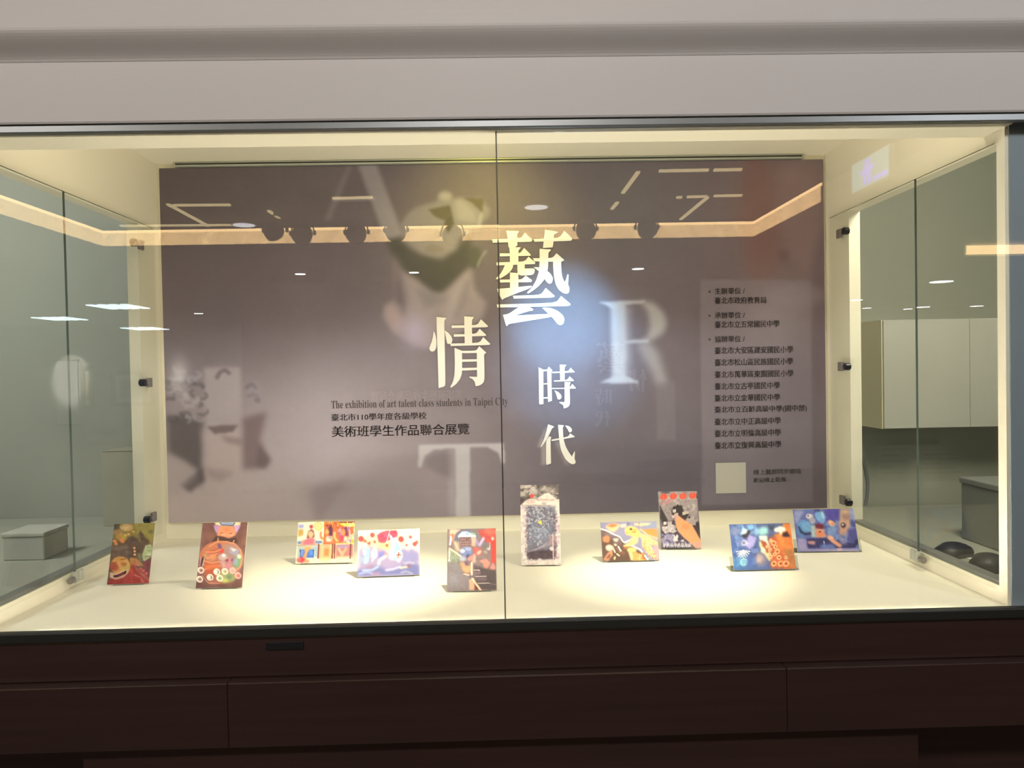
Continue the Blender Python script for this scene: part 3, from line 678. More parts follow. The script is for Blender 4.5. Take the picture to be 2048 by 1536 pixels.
def c2(c):
    c.mottle(7, (8, 30)); c.soft(520,430,120,120,(140,96,74),.5); c.soft(1170,520,90,160,(140,100,76),.5)
    c.poly([(620,170),(1140,160),(1100,230),(960,245),(760,245),(640,220)], (224,206,160), 1, 2)
    c.poly([(725,170),(1020,165),(985,228),(750,228)], (140,150,180), 1, 2); c.line([(725,170),(752,220),(980,228),(1020,165)], 16, (44,52,92), 1)
    c.poly([(605,220),(740,235),(720,360),(650,385),(610,300)], (178,138,184), 1, 2); c.poly([(990,235),(1130,210),(1090,290),(1040,380),(1000,340)], (186,148,192), 1, 2)
    c.poly([(720,245),(980,240),(1030,400),(960,445),(880,475),(760,440),(655,430),(680,350)], (216,138,98), 1, 3)
    c.ell(850,310,60,40,(190,104,66),.7,8); c.line([(725,385),(770,375)], 14, (110,56,40), 1, 1); c.line([(905,395),(950,378)], 14, (110,56,40), 1, 1); c.ell(780,410,60,14,(232,180,150),.6,3); c.ell(940,415,50,14,(230,180,170),.6,3)
    c.poly([(640,445),(770,455),(880,490),(1020,455),(1070,580),(900,560),(760,545),(560,590),(500,610)], (62,42,36), 1, 3)
    c.ell(730,860,430,330,(176,108,78),1,3); c.ell(700,1010,380,330,(160,86,62),.9,5); c.ell(900,880,230,300,(150,138,140),.7,20)
    c.poly([(660,580),(720,590),(740,670),(680,690)], (100,72,112), 1, 2); c.poly([(690,690),(780,690),(770,770),(700,770)], (204,62,52), 1, 2); c.poly([(470,745),(570,735),(540,775),(490,785)], (214,66,56), 1, 2)
    c.poly([(900,650),(1080,700),(1040,830),(880,760)], (150,146,170), .95, 3); c.poly([(900,660),(1030,700),(960,740)], (218,210,190), .95, 2)
    c.poly([(1040,800),(1110,800),(1110,960),(1020,1060),(940,990)], (112,160,110), .9, 6); c.ell(1070,830,40,40,(224,224,196),.9,4); c.poly([(990,880),(1040,850),(1020,1000),(950,960)], (142,150,190), .8, 4)
    c.ell(750,850,90,60,(190,170,170),.8,6); c.ell(770,810,40,32,(214,222,228),.9,3); c.poly([(800,890),(880,890),(850,930),(800,925)], (150,36,46), 1, 2); c.ell(905,905,50,28,(196,120,150),.9,3); c.poly([(900,900),(950,860),(930,930)], (84,44,74), 1, 2)
    c.ell(860,1010,60,60,(200,120,130),.8,6); c.poly([(700,920),(790,930),(800,1040),(740,1060)], (210,150,150), .7, 4)
    c.poly([(345,855),(400,850),(350,1000),(310,1020)], (58,38,60), 1, 2); c.line([(330,860),(300,1010)], 18, (190,150,170), .8); c.line([(400,860),(360,1010)], 18, (190,206,170), .8)
    c.poly([(380,780),(480,770),(440,850),(400,850)], (140,140,92), .9, 4); c.ell(520,860,110,80,(176,120,96),.9,5); c.ell(560,840,60,50,(204,132,84),.8,4)
    for pts in ([(500,640),(660,545),(850,545),(1000,590),(1100,700),(1120,860),(1080,1030),(980,1110)], [(430,750),(600,745),(720,700)], [(660,560),(680,480)], [(960,570),(985,520)], [(390,920),(520,960),(700,930)], [(400,1080),(520,1010),(700,1010)], [(400,800),(450,870),(560,820),(640,780)]):
        c.line(pts, 22, (224,140,98), .85, 1)
    c.poly([(380,1000),(620,970),(720,1040),(560,1060),(440,1100)], (196,104,64), .9, 4); c.poly([(420,1110),(560,1090),(540,1140),(450,1150)], (176,70,48), .9, 3)
    c.ell(800,1230,190,100,(150,160,104),.9,8); c.ell(860,1220,60,50,(96,120,100),.8,6); c.ell(770,1290,70,30,(190,196,110),.9,5); c.ell(560,1290,120,70,(150,92,80),.9,6); c.line([(340,1200),(460,1340),(680,1340)], 18, (196,130,100), .8, 1)
    for x, y, k in ((320,1095,0),(290,1265,0),(490,1230,1),(625,1125,2),(675,1245,3),(780,1115,4),(930,1100,5),(1030,1195,6)):
        c.ell(x, y, 64, 62, (232,220,204) if k < 5 else (236,170,164), 1, 1)
        c.ell(x+6, y+4, 36, 34, [(120,80,84),(96,70,66),(84,108,104),(120,140,92),(168,150,110),(196,150,130),(200,96,86)][k], .9, 2)
        if k in (1, 2): c.ell(x-12, y+2, 28, 30, (236,228,216), 1, 1)
def c3(c):
    c.poly([(470,285),(610,285),(610,380),(480,375)], (168,170,228), 1, 3); c.poly([(465,410),(600,400),(585,570),(460,600)], (200,176,124), 1, 4); c.ell(525,490,50,60,(206,156,64),.9,5)
    c.ell(975,325,108,120,(240,216,150),1,2); c.ring(975,325,100,12,(214,180,110),.9)
    for k in range(12): c.ell(975+80*math.cos(k*.5236), 325+88*math.sin(k*.5236), 7, 7, (190,160,100), .9)
    c.ell(970,322,10,10,(150,170,150),1)
    c.poly([(1120,205),(1900,185),(1880,760),(1110,760)], (206,110,66), 1, 1)
    c.poly([(1510,200),(1900,190),(1895,235),(1520,240)], (132,70,62), 1); c.poly([(1500,250),(1890,240),(1890,330),(1700,335),(1580,300)], (246,214,60), 1, 1); c.dabs(16,1500,1880,250,320,[(240,230,190),(200,210,150),(250,220,90)],18,40,.9,(-10,10))
    c.dabs(22,1130,1480,210,330,[(226,140,60),(190,96,50),(240,170,90),(150,60,60)],18,50,.9,(-10,10)); c.dabs(30,1450,1880,360,540,[(232,110,60),(200,150,190),(240,200,170),(150,110,180),(210,90,60)],16,70,.9,(-8,8)); c.dabs(26,1680,1880,570,740,[(240,196,60),(190,190,190),(150,120,190),(230,230,220)],18,70,.9,(-8,8))
    c.poly([(445,715),(1080,700),(1080,770),(445,790)], (98,130,190), 1, 2); c.poly([(445,790),(1000,770),(980,830),(445,850)], (190,206,214), 1, 2); c.poly([(445,840),(980,830),(960,1110),(445,1130)], (180,196,196), 1, 3)
    c.poly([(520,920),(870,920),(850,1130),(510,1130)], (74,118,206), 1, 1); c.poly([(540,930),(620,930),(570,1100),(530,1100)], (130,160,226), 1, 2); c.poly([(760,940),(850,930),(840,1070),(740,1070)], (92,148,236), 1, 2); c.line([(515,920),(515,1130)], 16, (52,76,140)); c.line([(860,920),(850,1140)], 16, (52,86,140))
    c.ell(795,335,48,48,(190,60,72),1,2); c.poly([(680,640),(720,460),(790,400),(860,440),(880,600),(830,640)], (98,44,52), 1, 2); c.ell(785,530,72,88,(250,192,150),1,2); c.poly([(750,590),(820,590),(830,640),(740,640)], (248,186,144), 1, 2)
    c.poly([(620,680),(720,635),(860,635),(900,690),(880,790),(560,800)], (232,116,136), 1, 3); c.line([(600,700),(550,790)], 60, (240,160,136), 1, 2); c.line([(880,690),(880,780)], 46, (244,166,150), 1, 2)
    c.poly([(620,850),(820,850),(700,1000),(660,1160),(570,1160),(640,990)], (250,170,104), 1, 3); c.poly([(430,1150),(560,1110),(660,1180),(570,1265),(440,1230)], (226,70,86), 1, 3); c.ell(500,1180,46,24,(250,160,150),.9,3)
    c.line([(450,825),(980,805)], 34, (196,168,140), 1, 1); c.poly([(900,850),(980,840),(960,1100),(900,1090)], (170,190,206), .9, 3)
    c.poly([(1220,360),(1300,300),(1345,400),(1340,570),(1260,580),(1230,450)], (90,48,84), 1, 2); c.ell(1195,470,56,64,(250,176,104),1,2); c.poly([(1180,590),(1340,590),(1310,720),(1170,715)], (230,226,214), 1, 2); c.poly([(1210,620),(1320,590),(1300,660)], (120,140,140), .9, 2)
    c.line([(1040,480),(1040,620),(1120,660)], 54, (232,134,88), 1, 2); c.line([(1390,480),(1390,620),(1470,710)], 48, (250,206,150), 1, 2); c.line([(1330,620),(1310,740)], 40, (240,160,110), 1, 2)
    c.poly([(1590,350),(1700,340),(1740,560),(1660,580),(1640,420)], (112,52,92), 1, 2); c.ell(1610,480,56,80,(246,150,96),1,2); c.poly([(1530,560),(1620,560),(1610,700),(1520,700)], (222,76,116), 1, 3); c.poly([(1630,590),(1700,580),(1690,680),(1620,760)], (250,226,230), 1, 2)
    c.poly([(1090,745),(1420,735),(1420,790),(1090,800)], (226,120,80), 1, 1); c.poly([(1420,760),(1880,745),(1880,775),(1420,790)], (250,200,130), 1, 1)
    c.poly([(980,800),(1880,780),(1870,1130),(960,1150)], (236,176,140), 1, 1); c.poly([(1440,800),(1860,790),(1860,1080),(1440,1090)], (190,120,130), .9, 3); c.poly([(1450,820),(1760,810),(1720,880),(1480,890)], (170,150,196), 1, 3)
    for x in (985,1345,1400,1800): c.line([(x,790),(x-10,1140)], 38, (126,70,64), 1, 1)
    for x in (1080,1290): c.line([(x,830),(x,1000),(x-20,1090)], 62, (250,196,150), 1, 2)
    c.poly([(1130,900),(1250,890),(1240,1080),(1130,1090)], (206,140,80), 1, 3); c.line([(1500,900),(1600,1060)], 60, (250,190,150), 1, 2); c.line([(1690,900),(1570,1060)], 60, (248,180,136), 1, 2)
    c.poly([(420,1150),(1860,1110),(1860,1270),(400,1290)], (244,240,216), .0); c.ell(1150,1170,160,50,(230,220,150),.9,6); c.poly([(1440,1120),(1820,1100),(1700,1160),(1500,1170)], (206,224,196), .9, 4); c.line([(1440,1240),(1580,1190)], 16, (160,170,140), .9, 2); c.poly([(640,1180),(760,1170),(740,1270),(600,1270)], (206,150,110), .8, 3)
def c4(c):
    c.soft(1500,260,420,260,(255,246,190),.7); c.soft(1000,600,500,160,(250,180,110),.8); c.soft(700,420,320,160,(252,226,150),.6)
    c.poly([(350,620),(700,560),(960,640),(1160,760),(1450,640),(1600,660),(1920,640),(1910,1310),(310,1365)], (150,136,180), .9, 12)
    c.poly([(1480,660),(1560,640),(1640,760),(1750,610),(1800,760),(1920,740),(1910,980),(1460,990)], (140,138,186), .9, 6)
    for x, y, r in ((440,390,78),(735,290,66),(1470,405,78),(1715,352,42),(1820,530,60),(1880,480,40),(540,450,40),(790,470,36),(1100,560,34),(1610,560,30)):
        c.ell(x, y, r, r, (186,62,70), 1, 2); c.ell(x-8, y-10, r*.55, r*.5, (216,84,76), .8, 3); c.dabs(8,x-r*.7,x+r*.7,y-r*.7,y+r*.7,[(150,44,60),(236,120,96)],8,8,.8)
    for x, y in ((470,215),(565,232),(600,340),(835,335),(1545,222),(1690,262),(1850,182),(1630,435),(1565,480),(1165,490),(1830,375),(1225,525)): c.ell(x, y, 20, 20, (140,150,130), .9, 2)
    c.poly([(850,290),(950,220),(1080,180),(1370,170),(1395,270),(1370,360),(1250,390),(1120,450),(1030,500),(890,490),(870,380)], (196,58,84), 1, 2)
    for pts in ([(880,320),(1000,250),(1200,210)], [(900,440),(1010,470),(1100,400)], [(1230,260),(1320,280),(1360,350)], [(900,360),(1000,400)]): c.line(pts, 20, (232,128,130), .8, 2)
    c.ell(1090,310,70,50,(206,110,140),.8,6); c.line([(1190,180),(1090,490)], 16, (240,200,220), 1, 1)
    c.poly([(560,500),(700,440),(660,560)], (206,70,76), 1, 2)
    c.poly([(470,680),(560,620),(660,640),(640,800),(600,1000),(500,1040),(520,860),(480,780)], (150,204,224), 1, 4); c.ell(540,560,56,58,(226,214,210),1,3); c.poly([(480,700),(560,680),(560,790),(500,800)], (238,240,214), .9, 4); c.poly([(500,880),(630,860),(560,1010),(490,1020)], (176,216,210), .9, 4)
    c.ell(790,590,50,50,(232,214,190),1,3); c.poly([(710,670),(830,650),(850,840),(760,900),(690,1010),(720,850)], (226,236,214), 1, 4); c.line([(700,720),(700,860)], 24, (236,240,226), 1, 2)
    c.poly([(860,760),(1040,680),(1060,800),(940,900),(860,900)], (120,120,196), .9, 6); c.line([(870,1040),(900,940),(1070,830)], 60, (224,224,220), 1, 3); c.ell(1060,790,40,36,(206,140,120),.9,3); c.ell(430,930,80,70,(150,176,206),.8,6)
    c.poly([(1200,330),(1240,310),(1270,430),(1400,470),(1450,640),(1470,900),(1330,960),(1160,900),(1200,640),(1240,520)], (150,186,222), 1, 4); c.poly([(1240,460),(1300,520),(1230,760),(1250,930),(1150,890),(1180,700)], (236,244,242), .95, 5); c.ell(1325,420,58,58,(236,238,240),1,3); c.line([(1190,300),(1240,440)], 40, (232,240,244), 1, 2)
    c.poly([(1310,760),(1400,700),(1490,760),(1470,900),(1380,1000),(1320,900)], (250,232,214), 1, 2); c.line([(1340,810),(1450,805)], 26, (150,40,40)); c.line([(1398,750),(1380,880)], 26, (150,40,40))
    c.poly([(310,1180),(600,1160),(840,1090),(960,1130),(1100,1200),(1500,1050),(1700,1000),(1915,1060),(1910,1310),(310,1365)], (112,116,170), 1, 8)
    for pts, col in (([(460,1200),(700,1190),(850,1110)], (176,206,240)), ([(1060,1190),(1200,1180),(1420,1110)], (216,206,236)), ([(1420,1140),(1600,1110)], (238,220,170)), ([(1540,1030),(1640,1000),(1780,1020)], (186,180,206)), ([(360,1290),(560,1240),(700,1280)], (170,180,226)), ([(1440,1260),(1560,1220),(1720,1280)], (170,168,200))): c.line(pts, 44, col, .9, 4)
    c.ell(1650,1090,46,40,(150,92,96),.9,4); c.ell(790,1290,130,40,(190,140,150),.7,6); c.poly([(540,1090),(760,1050),(700,1140),(560,1150)], (150,110,120), .7, 6)
def c5(c):
    c.poly([(310,210),(520,210),(440,300),(320,480)], (222,170,150), 1, 4); c.ell(360,330,40,40,(226,112,76),1,3); c.line([(330,350),(310,510)], 26, (250,236,220)); c.line([(365,340),(370,430)], 24, (214,96,76), .9, 2)
    c.ell(610,360,215,150,(98,100,120),1,3); c.poly([(460,340),(540,260),(600,250),(800,330),(790,360),(470,370)], (232,230,226), 1, 3); c.poly([(590,250),(660,250),(680,330),(600,340)], (150,170,220), 1, 3); c.poly([(690,260),(790,280),(780,330),(700,310)], (140,166,140), .9, 3)
    c.poly([(490,360),(710,360),(710,550),(500,540)], (128,98,98), 1, 1)
    for x in range(500,710,22): c.line([(x,365),(x,540)], 7, (78,58,64))
    for y in (410,460,500): c.line([(495,y),(705,y)], 7, (160,128,120))
    c.poly([(710,360),(800,360),(790,540),(715,540)], (196,160,140), 1, 2)
    c.poly([(380,430),(490,470),(480,640),(400,600)], (170,150,130), .9, 5); c.line([(400,460),(470,620)], 20, (210,190,150), .8, 2)
    c.poly([(830,230),(1165,190),(1165,480),(1000,480),(900,360)], (176,76,70), 1, 4); c.ell(1050,260,110,60,(226,110,92),.9,6); c.poly([(1070,430),(1170,400),(1175,870),(1080,860)], (186,66,58), 1, 4); c.ell(1105,390,26,36,(240,196,180),1,2)
    c.poly([(780,350),(860,480),(940,360),(960,400),(880,560),(800,500)], (150,136,180), .95, 4); c.line([(870,500),(940,380)], 36, (190,170,206), .9, 3)
    c.ell(990,560,90,90,(112,104,104),1,6); c.ell(1030,590,30,26,(196,180,176),.9,3); c.line([(1055,470),(1050,600)], 12, (190,180,170)); c.ell(970,650,36,30,(160,140,134),.9,3)
    c.poly([(720,570),(880,560),(910,650),(870,730),(760,700)], (170,92,86), 1, 4); c.ell(850,660,50,26,(236,180,166),.9,3,-40)
    c.ell(610,650,115,100,(104,116,160),1,4); c.ell(540,630,46,34,(214,216,220),1,3); c.ell(650,590,60,36,(150,160,190),.9,4); c.ell(540,780,70,46,(150,158,170),1,4); c.poly([(610,700),(700,700),(680,770),(620,780)], (70,66,96), .9, 4)
    c.ell(690,770,60,44,(206,130,120),.9,3,-30); c.poly([(740,690),(790,700),(790,850),(720,850)], (212,150,136), 1, 3); c.poly([(560,830),(640,840),(650,900),(600,930)], (96,72,96), .9, 4)
    c.poly([(480,860),(560,840),(600,950),(690,900),(700,1020),(600,1060),(540,1010)], (190,140,100), 1, 5); c.ell(620,980,70,60,(204,150,112),.9,5)
    c.poly([(850,820),(980,780),(1060,850),(1000,980),(950,960),(930,870)], (212,126,112), 1, 3); c.poly([(1060,950),(1110,860),(1160,920),(1150,990),(1060,1000)], (206,130,120), 1, 3)
    c.poly([(270,600),(460,690),(480,860),(260,840)], (128,136,118), 1, 6); c.dabs(30,280,470,620,880,[(150,158,140),(104,112,96)],8,60,.6,(-15,15))
    c.poly([(255,860),(480,880),(520,1060),(660,1090),(660,1390),(235,1390)], (118,112,116), 1, 8); c.soft(400,1180,140,120,(140,136,146),.6)
    for x in (490,540,600): c.line([(x,1090),(x-10,1380)], 30, (128,112,118), .7, 3)
    c.line([(300,580),(510,735)], 30, (232,200,160)); c.line([(295,620),(285,820)], 24, (240,228,206)); c.line([(715,860),(712,1110)], 32, (240,208,176)); c.line([(560,1070),(660,1095)], 24, (206,176,156)); c.ell(715,1130,50,40,(110,96,104),1,3)
    c.poly([(660,1170),(760,1170),(760,1370),(660,1370)], (196,160,136), 1, 3); c.poly([(770,1240),(850,1380),(770,1380)], (110,52,44), 1, 2); c.line([(720,1160),(880,1380)], 36, (236,196,160))
    c.poly([(750,900),(950,960),(1170,1000),(1180,1370),(900,1370),(780,1200)], (72,62,64), .95, 5)
    for x0, x1, y in ((750,860,1000),(780,980,1115),(830,1040,1245)): c.line([(x0,y),(x1,y)], 18, (170,156,156), 1, 1)
    c.poly([(760,1020),(880,1020),(880,1090),(770,1090)], (112,92,100), .9, 3); c.poly([(790,1140),(1000,1140),(1000,1200),(800,1200)], (104,88,96), .8, 3); c.line([(1030,1245),(1170,1275)], 12, (140,124,124), .8)
    c.mottle(4, (30,))
def c6(c):
    c.poly([(400,100),(1040,90),(1040,330),(400,440)], (96,88,86), 1, 3); c.dabs(60,410,1030,110,340,[(180,168,160),(120,110,108),(70,62,64),(214,200,190)],46,30,.6); c.ell(620,210,70,60,(200,188,182),.8,6); c.ell(850,180,90,50,(196,184,176),.7,8); c.poly([(405,320),(470,340),(430,420),(405,420)], (70,50,52), .9, 4)
    c.poly([(555,290),(590,240),(600,270),(645,265),(610,310),(570,320)], (222,76,60), 1, 1)
    c.poly([(420,440),(480,370),(560,330),(650,340),(720,380),(690,330),(800,240),(870,230),(960,300),(1035,380),(1035,430),(900,440)], (232,216,206), 1, 4); c.ell(570,380,70,36,(206,180,170),.8,6); c.line([(720,345),(950,350)], 22, (190,150,140), .8, 3); c.ell(790,410,40,22,(176,162,160),.8,4); c.line([(860,420),(940,380)], 18, (240,226,220), 1, 2); c.line([(415,440),(900,440)], 12, (170,150,144), .9, 1)
    c.poly([(500,460),(980,450),(990,1300),(515,1320)], (116,112,126), 1, 8); c.dabs(110,520,960,460,1080,[(160,160,172),(84,80,94),(196,196,204),(126,134,156)],36,16,.6); c.dabs(60,530,940,560,1000,[(206,206,214),(90,94,112)],10,40,.6)
    c.soft(720,900,180,140,(150,164,196),.45); c.poly([(690,720),(720,690),(755,690),(755,770),(720,740)], (226,206,90), 1, 1)
    for k in range(8): c.line([(530+k*20,1190-k*4),(900,1080-k*12)], 10, (170,158,168), .5, 1)
    c.poly([(515,1200),(700,1170),(900,1150),(980,1200),(975,1300),(520,1310)], (78,64,72), .95, 6); c.poly([(870,930),(1000,930),(980,1080),(880,1060)], (160,132,140), .7, 8)
    c.dabs(70,410,510,460,1380,[(226,214,210),(196,176,186),(240,230,220)],26,26,.6); c.dabs(70,980,1060,460,1380,[(226,214,210),(186,164,176),(240,230,220)],24,26,.6); c.dabs(60,440,1050,1310,1390,[(232,222,214),(206,190,190)],26,16,.6); c.dabs(40,490,540,480,1300,[(120,96,110),(150,128,140)],18,22,.5); c.dabs(36,950,1000,560,1300,[(130,106,120),(100,76,88)],16,22,.5)
    c.line([(935,910),(940,1150),(945,1395)], 16, (216,180,170), 1, 1); c.ell(915,1140,34,34,(226,206,206),.9,3)
    c.mottle(6, (30, 60))
def c7(c):
    c.poly([(195,765),(330,820),(520,900),(600,1030),(760,1090),(880,1180),(990,1310),(215,1325)], (92,68,58), 1, 2)
    c.soft(420,850,200,80,(152,148,180),.6); c.soft(1050,700,120,60,(130,150,176),.6)
    c.poly([(270,740),(330,690),(430,680),(530,700),(490,770),(420,830),(360,820)], (246,190,146), 1, 3); c.poly([(300,720),(360,690),(470,690),(480,720),(380,750)], (226,120,78), 1, 3); c.poly([(530,700),(640,690),(620,740),(540,750)], (240,214,180), 1, 3); c.ell(668,685,24,18,(84,86,140),1,2)
    c.poly([(770,680),(1080,670),(1000,710),(860,720),(780,710)], (240,204,150), 1, 3); c.line([(855,670),(855,740)], 16, (150,106,96), .9)
    c.ell(715,805,110,78,(250,206,120),1,3); c.poly([(720,740),(850,790),(900,900),(800,930),(690,880),(620,870)], (246,198,116), 1, 4); c.ell(712,775,24,20,(110,76,44),1,1); c.dabs(16,730,800,780,850,[(170,120,60)],14,8,.8); c.line([(620,830),(660,850)], 10, (190,130,60))
    c.poly([(840,830),(1000,900),(1170,1000),(1170,1060),(1080,1050),(900,960)], (250,214,140), 1, 4); c.poly([(900,790),(1060,770),(1165,780),(1170,920),(1080,900),(960,840)], (232,140,76), 1, 4); c.line([(880,780),(1000,880),(1165,940)], 24, (246,200,130), .9, 2)
    c.poly([(900,960),(1020,1000),(1080,1120),(1150,1230),(1150,1300),(1090,1290),(1000,1200),(900,1080)], (240,198,140), 1, 3); c.dabs(70,920,1140,980,1290,[(196,140,90),(250,220,170),(170,112,70)],14,10,.8)
    c.poly([(1060,1060),(1185,1060),(1185,1300),(1150,1300)], (190,160,170), .9, 8)
    c.poly([(570,1060),(690,1000),(700,940),(780,895),(835,940),(820,1010),(720,1070),(600,1090)], (246,200,140), 1, 3); c.ell(700,1010,50,30,(226,170,116),.7,6)
    c.line([(195,775),(290,800),(400,860),(520,910),(560,980),(600,1010),(680,970)], 24, (255,244,226), 1, 1); c.line([(720,1060),(870,1130),(985,1300)], 26, (255,246,230), 1, 1)
    c.poly([(215,920),(300,880),(350,920),(330,1010),(230,1000)], (206,134,92), 1, 4); c.poly([(380,940),(520,930),(550,990),(540,1080),(440,1010),(400,980)], (110,92,96), 1, 3); c.poly([(390,940),(510,935),(470,1000),(420,990)], (190,188,180), 1, 2); c.poly([(410,1020),(470,1040),(460,1070),(420,1060)], (232,226,210), 1, 2)
    c.ell(340,1100,70,55,(206,196,180),1,4); c.ell(320,1080,40,24,(226,220,204),.9,4); c.line([(490,1080),(530,1150)], 26, (246,240,226)); c.line([(450,1100),(510,1180)], 24, (130,96,70)); c.line([(410,1120),(430,1170)], 22, (236,220,200)); c.line([(460,1200),(500,1230)], 24, (240,216,180)); c.poly([(420,1240),(445,1250),(430,1300),(400,1290)], (236,196,160), 1, 1); c.ell(560,1180,40,30,(150,104,76),.8,5)
    c.poly([(225,1300),(300,1190),(390,1130),(390,1220),(310,1320)], (206,150,116), 1, 3); c.poly([(260,1290),(320,1210),(370,1190),(340,1270)], (130,80,64), 1, 3)
    c.poly([(570,1080),(700,1090),(680,1130),(580,1130)], (150,100,60), .9, 4); c.ell(720,1135,80,44,(250,214,130),1,3); c.poly([(690,1170),(790,1160),(900,1250),(960,1310),(740,1320)], (236,160,96), 1, 4); c.dabs(16,780,930,1180,1300,[(204,104,56),(250,196,130)],26,14,.8); c.poly([(660,1160),(720,1180),(740,1310),(700,1310)], (250,220,160), 1, 3)
def c8(c):
    c.poly([(1065,135),(1740,125),(1800,640),(1700,700),(1600,640),(1500,380),(1380,420),(1300,650),(1250,620),(1120,370)], (166,152,152), 1, 2); c.dabs(120,1090,1780,140,640,[(186,174,172),(150,136,140),(196,186,180),(136,124,130)],34,26,.7)
    c.poly([(1360,390),(1500,370),(1560,520),(1640,520),(1600,620),(1700,700),(1820,650),(1870,960),(1700,800),(1450,560),(1370,600),(1330,480)], (58,48,48), 1, 2); c.poly([(1120,370),(1290,640),(1200,680),(1150,600)], (62,54,56), 1, 2); c.poly([(1300,650),(1420,620),(1460,800),(1700,1000),(1700,1100),(1220,1105),(1190,800)], (76,64,84), 1, 2)
    c.ell(1190,150,90,22,(70,60,66),.7,4); c.poly([(1130,300),(1280,270),(1370,250),(1320,330),(1180,370),(1130,350)], (206,140,140), .6, 5); c.poly([(1430,230),(1480,300),(1500,320),(1470,230)], (190,180,176), .9)
    c.poly([(1730,130),(1765,250),(1740,250)], (60,48,54), 1, 1)
    for x, y in ((1175,225),(1340,215),(1505,215),(1675,205)):
        c.ell(x, y, 62, 55, (240,96,70), 1, 1)
        for k in range(4): c.line([(x-45, y-34+k*22),(x+42, y-36+k*23)], 7, (206,60,46), .7)
        c.line([(x-4,y-46),(x-2,y+48)], 9, (255,140,110), .7)
    for x, y, r, col in ((1380,470,30,(214,200,196)),(1420,540,36,(206,176,170)),(1370,570,30,(206,186,180)),(1330,600,26,(150,136,144)),(1550,510,30,(206,194,180)),(1600,500,26,(200,184,176)),(1240,680,26,(230,220,220)),(1320,690,40,(196,182,180)),(1630,640,40,(170,156,156)),(1680,620,60,(176,162,160)),(1720,670,50,(168,154,154))): c.poly([(x-r,y-r*.8),(x+r*.9,y-r),(x+r,y+r*.8),(x-r*.8,y+r)], col, 1, 1)
    for x, y in ((1430,380),(1650,580),(1370,420),(1600,540)): c.ell(x, y, 20, 20, (48,40,42), 1)
    c.poly([(1190,740),(1290,730),(1340,690),(1420,720),(1420,790),(1460,810),(1400,850),(1330,830),(1270,860),(1210,810)], (200,190,190), 1, 1); c.dabs(20,1210,1430,740,840,[(226,216,216),(170,158,164)],20,16,.8)
    c.poly([(1380,890),(1420,870),(1440,910),(1460,870),(1490,890),(1480,960),(1500,980),(1420,990),(1380,970)], (226,216,220), 1, 1); c.poly([(1540,960),(1590,955),(1595,995),(1545,1000)], (206,196,204), 1)
    c.dabs(60,1200,1400,860,1080,[(140,132,170),(170,164,196),(110,98,136)],26,26,.7); c.dabs(30,1400,1720,980,1080,[(176,168,186),(120,108,130)],22,18,.7)
    c.poly([(1400,610),(1440,550),(1480,560),(1560,620),(1700,700),(1770,800),(1880,970),(1900,1100),(1800,1090),(1700,1010),(1580,920),(1480,820),(1430,720)], (250,168,118), 1, 3); c.ell(1600,740,70,50,(226,136,90),.6,12); c.poly([(1410,590),(1450,545),(1480,590),(1430,625)], (226,170,160), 1, 2); c.poly([(1740,1010),(1890,990),(1900,1105),(1790,1090)], (206,160,156), .8, 4)
    for x in range(1245,1740,62):
        for k in range(3): c.line([(x+k*16, 1025+RNG.uniform(-5, 5)),(x+k*16+RNG.uniform(-8, 8), 1082)], 9, (226,222,232), .9)
        c.line([(x-4,1040+RNG.uniform(0, 30)),(x+42,1040+RNG.uniform(0, 30))], 8, (226,222,232), .9)
    c.line([(1220,1102),(1780,1092)], 14, (52,44,50))
